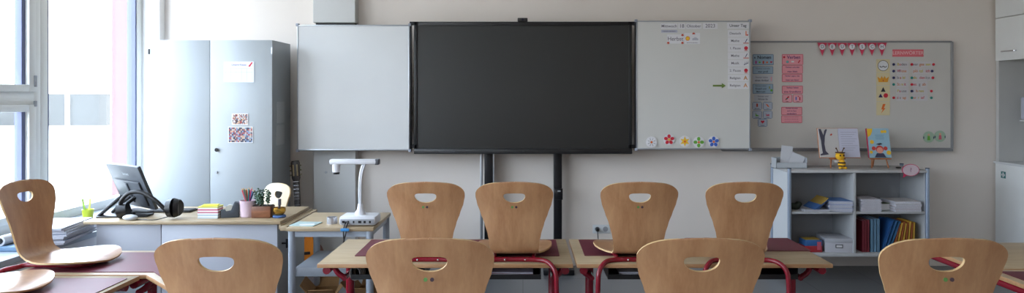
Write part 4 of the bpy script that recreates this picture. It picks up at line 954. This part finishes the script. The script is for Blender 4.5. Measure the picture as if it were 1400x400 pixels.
# things on top of the shelf
TZ = SZ
tx0, tx1 = X(1059, 6.15), X(1101, 6.15)
bx = thing('card_box', 'clear and white plastic box with upright paper cards on the shelf top', 'box', ((tx0+tx1)/2, 6.17, TZ))
hw2 = (tx1-tx0)/2; M_cl = mat('milky_plastic', (178, 184, 190), .25)
MB().box(-hw2, hw2, -.06, -.057, 0, .05).box(-hw2, hw2, .057, .06, 0, .09).box(-hw2, -hw2+.003, -.06, .06, 0, .09).box(hw2-.003, hw2, -.06, .06, 0, .09).box(-hw2, hw2, -.06, .06, 0, .003).build('tray', M_cl, bx, smooth=0)
for k, (cx, w_, h_, lb) in enumerate(((-.02, .10, .19, 'taller white paper card standing in the plastic box'), (.045, .12, .125, 'shorter white paper card leaning in the plastic box'))):
    o = MB().box(-w_/2, w_/2, -.001, .001, 0, h_, M=Matrix.Rotation(-.1, 4, 'X') @ Matrix.Rotation(.12+k*.3, 4, 'Y')).build('paper_card', mat('pale_paper', (200, 202, 208), .7), None, (bx.location.x+cx-.02, 6.15-.02*k, TZ+.006), 0); tag(o, lb, 'card')
M_ew = wood('easel_wood', (150, 92, 56), (176, 112, 70), (6, 6, 1), 6)
def easel(label, x, y, w, h):
    r = thing('tabletop_easel', label, 'easel', (x, y, TZ))
    for s_ in (-1, 1): MB().tube([(s_*w*.5, -.03, .0), (s_*w*.36, .0, h*.5), (s_*w*.15, .035, h)], .006, 8, 2).build('leg', M_ew, r)
    MB().tube([(0, .10, 0), (0, .06, h*.55), (0, .036, h)], .006, 8, 2).build('rear_leg', M_ew, r)
    MB().box(-w*.62, w*.62, -.046, -.018, .078, .09, .002).build('ledge', M_ew, r)
    return r
y_ = 6.16
xa = (X(1118, y_)+X(1174, y_))/2
easel('small wooden easel holding the open picture book', X(1147, y_)-.03, y_, .11, .26)
pb = thing('picture_book', 'open picture book with a tree drawing and a text page on an easel', 'book', (xa, y_-.035, TZ+.092), 0)
Mk = Matrix.Rotation(math.radians(-12), 4, 'X'); W2 = (X(1174, y_)-X(1118, y_))/2; Hb = .265
MB().box(-W2, W2, 0, .006, -.002, Hb, .001, M=Mk).build('cover', C('book_orange', (190, 120, 70)), pb, smooth=0)
lp = MB().box(-W2+.004, -.001, -.008, 0, .003, Hb-.004, .002, M=Mk).build('left_page', mat('page_left', (196, 192, 190), .6), pb, smooth=0)
rp_ = MB().box(.001, W2-.004, -.008, 0, .003, Hb-.004, .002, M=Mk).build('right_page', mat('page_right', (196, 196, 214), .6), pb, smooth=0)
tk = [(-W2+.008, .03), (-W2+.03, .04), (-W2+.026, .09), (-W2+.024, .15), (-W2+.016, .20), (-W2+.01, .255), (-W2+.03, .255), (-W2+.05, .20), (-W2+.06, .24), (-W2+.075, .255), (-W2+.085, .25), (-W2+.062, .19), (-W2+.052, .12), (-W2+.058, .06), (-W2+.085, .03), (-W2+.06, .025), (-W2+.008, .02)]
MB().prism(tk, -.0090, -.0082, M=Mk).build('tree_picture', C('tree_ink', (70, 68, 84)), lp, smooth=0)
MB().prism([(-W2+.105, .20), (-W2+.118, .215), (-W2+.13, .21), (-W2+.12, .195)], -.009, -.0082, M=Mk).build('bird_picture', M_corange2, lp, smooth=0)
tl = MB()
for k in range(9): tl.box(.02, W2-.02-(k % 3)*.02, -.0088, -.0082, Hb-.04-k*.02, Hb-.037-k*.02, M=Mk)
tl.build('printed_lines', C('faint_ink', (150, 150, 170)), rp_, smooth=0)
xe = (X(1186, y_)+X(1216, y_))/2
easel('small wooden easel holding the blue and yellow book', xe, y_, .15, .25)
cb2 = thing('picture_book', 'closed blue and yellow picture book with a red-haired child on an easel', 'book', (xe, y_-.035, TZ+.092), 0)
W3 = (X(1216, y_)-X(1186, y_))/2; H3 = .262
MB().box(-W3, W3, -.002, .012, 0, H3, .001, M=Mk).build('cover', C('cover_blue', (150, 186, 204), .4), cb2, smooth=0)
MB().box(-W3-.004, -W3+.001, -.003, .014, 0, H3, .001, M=Mk).build('spine', C('spine_red', (176, 50, 80), .4), cb2, smooth=0)
def pic(name, pts, m, y=-.0026, par=cb2): MB().prism(pts, y-.0008, y, M=Mk).build(name, m, par, smooth=0)
pic('yellow_shape', [(-W3+.002, H3-.08), (-W3+.03, H3-.06), (-W3+.045, H3-.03), (-W3+.05, H3-.002), (-W3+.002, H3-.002)], M_cyel)
for cx, cz, r_ in ((W3-.06, H3-.03, .014), (W3-.035, H3-.028, .014), (-W3+.035, .14, .018), (W3-.02, .045, .02), (-W3+.02, .05, .014)): pic('flower_picture', circ(r_, 12, cx, cz), M_cyel)
for k in range(4): pic('title_line', rectp(.01, H3-.06-k*.012, .08-.01*(k % 2), .004), C('title_ink', (110, 150, 180)))
pic('hair_picture', circ(.034, 20, 0, .075), C('hair_red', (196, 60, 50))); pic('plait_picture', circ(.018, 12, -.052, .083), C('hair_red', (196, 60, 50))); pic('plait_picture', circ(.018, 12, .052, .083), C('hair_red', (196, 60, 50)))
pic('face_picture', circ(.027, 20, 0, .066), C('face_print', (226, 150, 130)), -.0036)
pic('dress_picture', [(-.05, .004), (.05, .004), (.03, .04), (-.03, .04)], C('dress_ink', (60, 60, 84)), -.0036)
pic('bird_picture', [(-.03, .12), (.0, .112), (.03, .122), (.012, .132), (-.008, .128)], M_ink, -.003)
# bee plush
be = thing('bee_plush', 'small yellow and black bee soft toy on the shelf top', 'soft toy', (X(1151, 6.05), 6.06, TZ), .1)
My, Mbk = mat('plush_yellow', (236, 180, 40), .9, bump=.6, bscale=200), mat('plush_black', (40, 34, 34), .9)
MB().ball((-.012, 0, .115), .040, (1, .85, .95)).build('head', My, be)
for s_ in (-1, 1): MB().tube([(-.012+s_*.018, 0, .145), (-.012+s_*.026, 0, .165), (-.012+s_*.034, 0, .178)], .004, 8, 3).ball((-.012+s_*.036, 0, .181), .007, seg=10).build('antenna', C('plush_brown', (90, 60, 40), .9), be)
body = MB()
prof = [(0, .0), (.016, .004), (.026, .02), (.031, .042), (.029, .062), (.020, .08), (0, .086)]
for k, (z0, z1, r0, r1) in enumerate(((.004, .022, .018, .028), (.022, .034, .028, .031), (.034, .050, .031, .032), (.050, .062, .032, .028), (.062, .082, .028, .016))):
    body.mi = k % 2; body.lathe([(0, z0), (r0, z0), (r1, z1), (0, z1)], c=(.004, 0, 0), seg=20)
body.build('striped_body', [My, Mbk], be)
for s_ in (-1, 1):
    MB().ball((.004+s_*.022, -.018, .012), .014, (1.2, 1, .8), 14).build('foot', My, be)
    MB().ball((-.012+s_*.016, -.032, .120), .007, (1, .5, 1.2), 10).build('eye', Mbk, be)
    MB().ball((.0+s_*.038, .012, .066), .018, (1.1, .3, .7), 12).build('wing', M_paper, be)
MB().lathe([(0, -.004), (.039, -.004), (.041, .004), (0, .008)], c=(-.012, 0, .143), seg=20).build('cap', C('plush_brown', (90, 60, 40), .9), be)
o = MB().box(-.02, .02, -.012, .012, 0, .012, .004).build('eraser', M_black, None, (X(1230, 6.1), 6.12, TZ)); tag(o, 'small black block lying on the shelf top right of the easels', 'eraser')

# things in the compartments
zu = zm+.0005; zlw = zl+.0005
def sx_at(px): return X(px, 6.05)
o = MB().ball((0, 0, .03), .05, (1.1, .8, .6), 18).ball((.03, -.01, .05), .03, (1, 1, .8), 14).build('pencil_case', mat('case_green_black', (34, 44, 34), .7, var=.5, vscale=30), None, (sx_at(1088), 6.08, zu)); tag(o, 'dark green and black pencil case in the upper left shelf compartment', 'pencil case')
booklets('magazine', 'flat pale booklet lying left of the magazine stack in the upper left compartment', 'book', (sx_at(1112), 6.06, zu), 3, .22, .2, .006, [(190, 192, 200)], 'flat pale booklets')
zz = booklets('magazine', 'white-edged blue magazine in the stack in the upper left shelf compartment', 'book', (sx_at(1146), 6.08, zu), 9, .20, .24, .010, [(60, 110, 190), (200, 200, 206), (90, 130, 190)], 'magazines stacked in the upper left compartment', -.15)
for k in range(4):
    o = thing('magazine', 'blue and yellow magazine slumped against the left side of the magazine stack', 'book', (sx_at(1106)+k*.014, 6.05+.004*k, zu+.020), .1, 'slumped magazines')
    Ml = Matrix.Rotation(math.radians(56-4*k), 4, 'Y')
    MB().box(-.004, .0, -.10, .10, 0, .13, M=Ml).build('cover', C('cover_blue2', (60, 96, 150)), o, smooth=0)
    MB().box(-.0045, -.004, -.10, .10, .07, .13, M=Ml).build('yellow_band', C('dull_yellow', (160, 130, 60)), o, smooth=0)
booklets('booklet', 'white-paged booklet in the stack beside the divider in the upper right compartment', 'book', (sx_at(1180)+.03, 6.07, zu), 9, .17, .23, .012, [(196, 190, 196), (170, 160, 170)], 'booklets stacked beside the divider')
booklets('booklet', 'thick white book in the right stack of the upper right compartment', 'book', (sx_at(1232)+.01, 6.07, zu), 4, .23, .23, .022, [(210, 206, 206), (150, 60, 70), (200, 200, 200)], 'books stacked at the right end')
o = thing('green_book', 'dark green book lying between the two stacks in the upper right compartment', 'book', (sx_at(1206), 6.13, zu), .2)
MB().box(-.05, .05, -.1, .1, 0, .003).box(-.05, .05, -.1, .1, .057, .06).box(-.053, -.05, -.1, .1, 0, .06).build('cover', C('dark_green', (70, 90, 60)), o, smooth=0); MB().box(-.05, .048, -.097, .097, .003, .057).build('pages', M_paper, o, smooth=0)
g1 = thing('game_box', 'red and blue game box in the lower left compartment', 'box', (sx_at(1105)+.02, 6.05, zlw), .05)
MB().box(-.075, .075, -.06, .06, 0, .055, .002).build('red_carton', C('carton_red', (160, 40, 50)), g1)
MB().box(-.075, .075, -.06, .06, .055, .105, .002).build('blue_carton', C('carton_blue', (50, 100, 160)), g1)
MB().box(.03, .065, -.062, -.06, .02, .09).build('label_strip', C('label_pink', (200, 90, 110)), g1)
MB().box(-.07, .06, -.05, .05, .105, .112, .002).build('yellow_lid', C('lid_yellow', (170, 140, 50)), g1)
s1_ = thing('storage_box', 'white lidded storage box with metal label holder in the lower left compartment', 'box', (sx_at(1143)+.01, 6.10, zlw), -.12)
MB().box(-.115, .115, -.12, .12, 0, .105, .003).build('box_body', mat('box_white', (190, 190, 198), .6), s1_)
MB().box(-.120, .120, -.125, .125, .085, .120, .003).build('lid', mat('box_lid', (176, 178, 186), .6), s1_)
MB().box(-.03, .03, -.124, -.121, .04, .07).build('label_holder', mat('holder_metal', (70, 70, 76), .4, .5), s1_)
MB().box(-.024, .024, -.1255, -.124, .046, .064).build('label_card', M_paper, s1_, smooth=0)
def vbook(px, label, w, h, d, q, tilt=0, group=None, name='book', y=6.0):
    r = thing(name, label, 'book', (sx_at(px), y, zlw+w/2*math.sin(math.radians(abs(tilt)))), 0, group); Mv = Matrix.Rotation(math.radians(tilt), 4, 'Y')
    cm_ = C('book_%d_%d_%d' % q, q, .5)
    MB().box(-w/2, -w/2+.002, 0, d, 0, h, M=Mv).box(w/2-.002, w/2, 0, d, 0, h, M=Mv).box(-w/2, w/2, 0, .002, 0, h, M=Mv).build('cover', cm_, r, smooth=0)
    MB().box(-w/2+.002, w/2-.002, .002, d-.003, .003, h-.003, M=Mv).build('pages', M_paper, r, smooth=0)
    return r
G = 'dark red books beside the divider'
for k in range(3): vbook(1176.5+k*3.4, 'dark red book standing beside the divider in the lower right compartment', .020, .27+.004*k, .2, (120, 36, 50), 0, G)
for k in range(3): vbook(1188+k*4.4, 'grey-blue folder standing right of the dark red books', .026, .285, .22, (96, 132, 160), 0, 'grey-blue folders', 'folder')
for k in range(3): vbook(1203+k*4.0, 'bright blue folder leaning between the grey-blue folders and the yellow books', .016, .28, .22, (40+10*k, 90+10*k, 150), 18+k*1.5, 'leaning blue folders', 'folder')
for k in range(8): vbook(1217+k*3.9, '%s book leaning in the row at the right end of the lower right compartment' % ('yellow' if k % 2 else 'orange-brown'), .016, .25+.006*(k % 3), .2, (206, 160, 60) if k % 2 else (160, 84, 40), 14-k*1.7, 'yellow and orange leaning books')

# ------------------------------------------------------------------ things on the window sill
def sill(px, py): D = (HC-.64)*F/(py-VY); return X(px, D), D
x, y = sill(80, 328)
booklets('paper_stack', 'sheaf of white paper in the stack on the window sill behind the side-on chair', 'paper', (x-.02, y+.05, .64), 8, .24, .42, .013, [(196, 198, 206), (150, 160, 180), (170, 176, 186)], 'paper sheaves on the window sill', .15, .012)
x, y = sill(107, 313)
booklets('writing_pad', 'white writing pad on the window sill left of the teacher desk', 'paper', (x-.02, y+.02, .64), 4, .20, .28, .010, [(214, 216, 220)], 'white writing pads on the sill', -.1, .015)
x, y = sill(117, 303)
cp = thing('pencil_cup', 'lime yellow cup on the window sill beside the teacher desk', 'cup', (x-.02, y+.06, .64))
MB().lathe([(0, 0), (.030, 0), (.040, .085), (.036, .085), (.028, .004), (0, .004)], seg=24).build('cup', C('lime', (200, 214, 60), .4), cp)
x2, y2 = x-.02, y+.06
for k, (q, nm) in enumerate((((160, 200, 80), 'green'), ((220, 220, 120), 'yellow'))):
    o = MB().box(-.007, .007, -.002, .002, 0, .16, M=Matrix.Rotation(-.2+.3*k, 4, 'Y')).build('ruler', C('ruler_%d' % k, q), None, (x2-.01+.012*k, y2, .646), 0); tag(o, '%s plastic ruler standing in the lime cup' % nm, 'ruler')
x, y = sill(10, 342)
fo = MB().box(-.12, .12, -.16, .16, 0, .03, .003).build('ring_binder', C('binder_blue', (110, 140, 170), .5), None, (x-.02, y+.12, .64)); tag(fo, 'pale blue ring binder lying on the window sill at the picture edge', 'binder')
ro = thing('paper_roll', 'white paper roll with dark ends on the blue ring binder', 'roll', (x-.03, y+.1, .70))
MB().cyl((0, -.12, 0), (0, .12, 0), .03).build('roll', M_paper, ro); MB().cyl((0, -.125, 0), (0, -.12, 0), .018).build('core', M_black, ro)

# lettering becomes real mesh
dg = bpy.context.evaluated_depsgraph_get()
for o in [o for o in SC.objects if o.type == 'FONT']:
    me = bpy.data.meshes.new_from_object(o.evaluated_get(dg)); nm = o.name; par = o.parent; mw = o.matrix_local.copy(); cu_ = o.data
    bpy.data.objects.remove(o); n_ = bpy.data.objects.new('lettering', me); COL.objects.link(n_); n_.parent = par; n_.matrix_local = mw
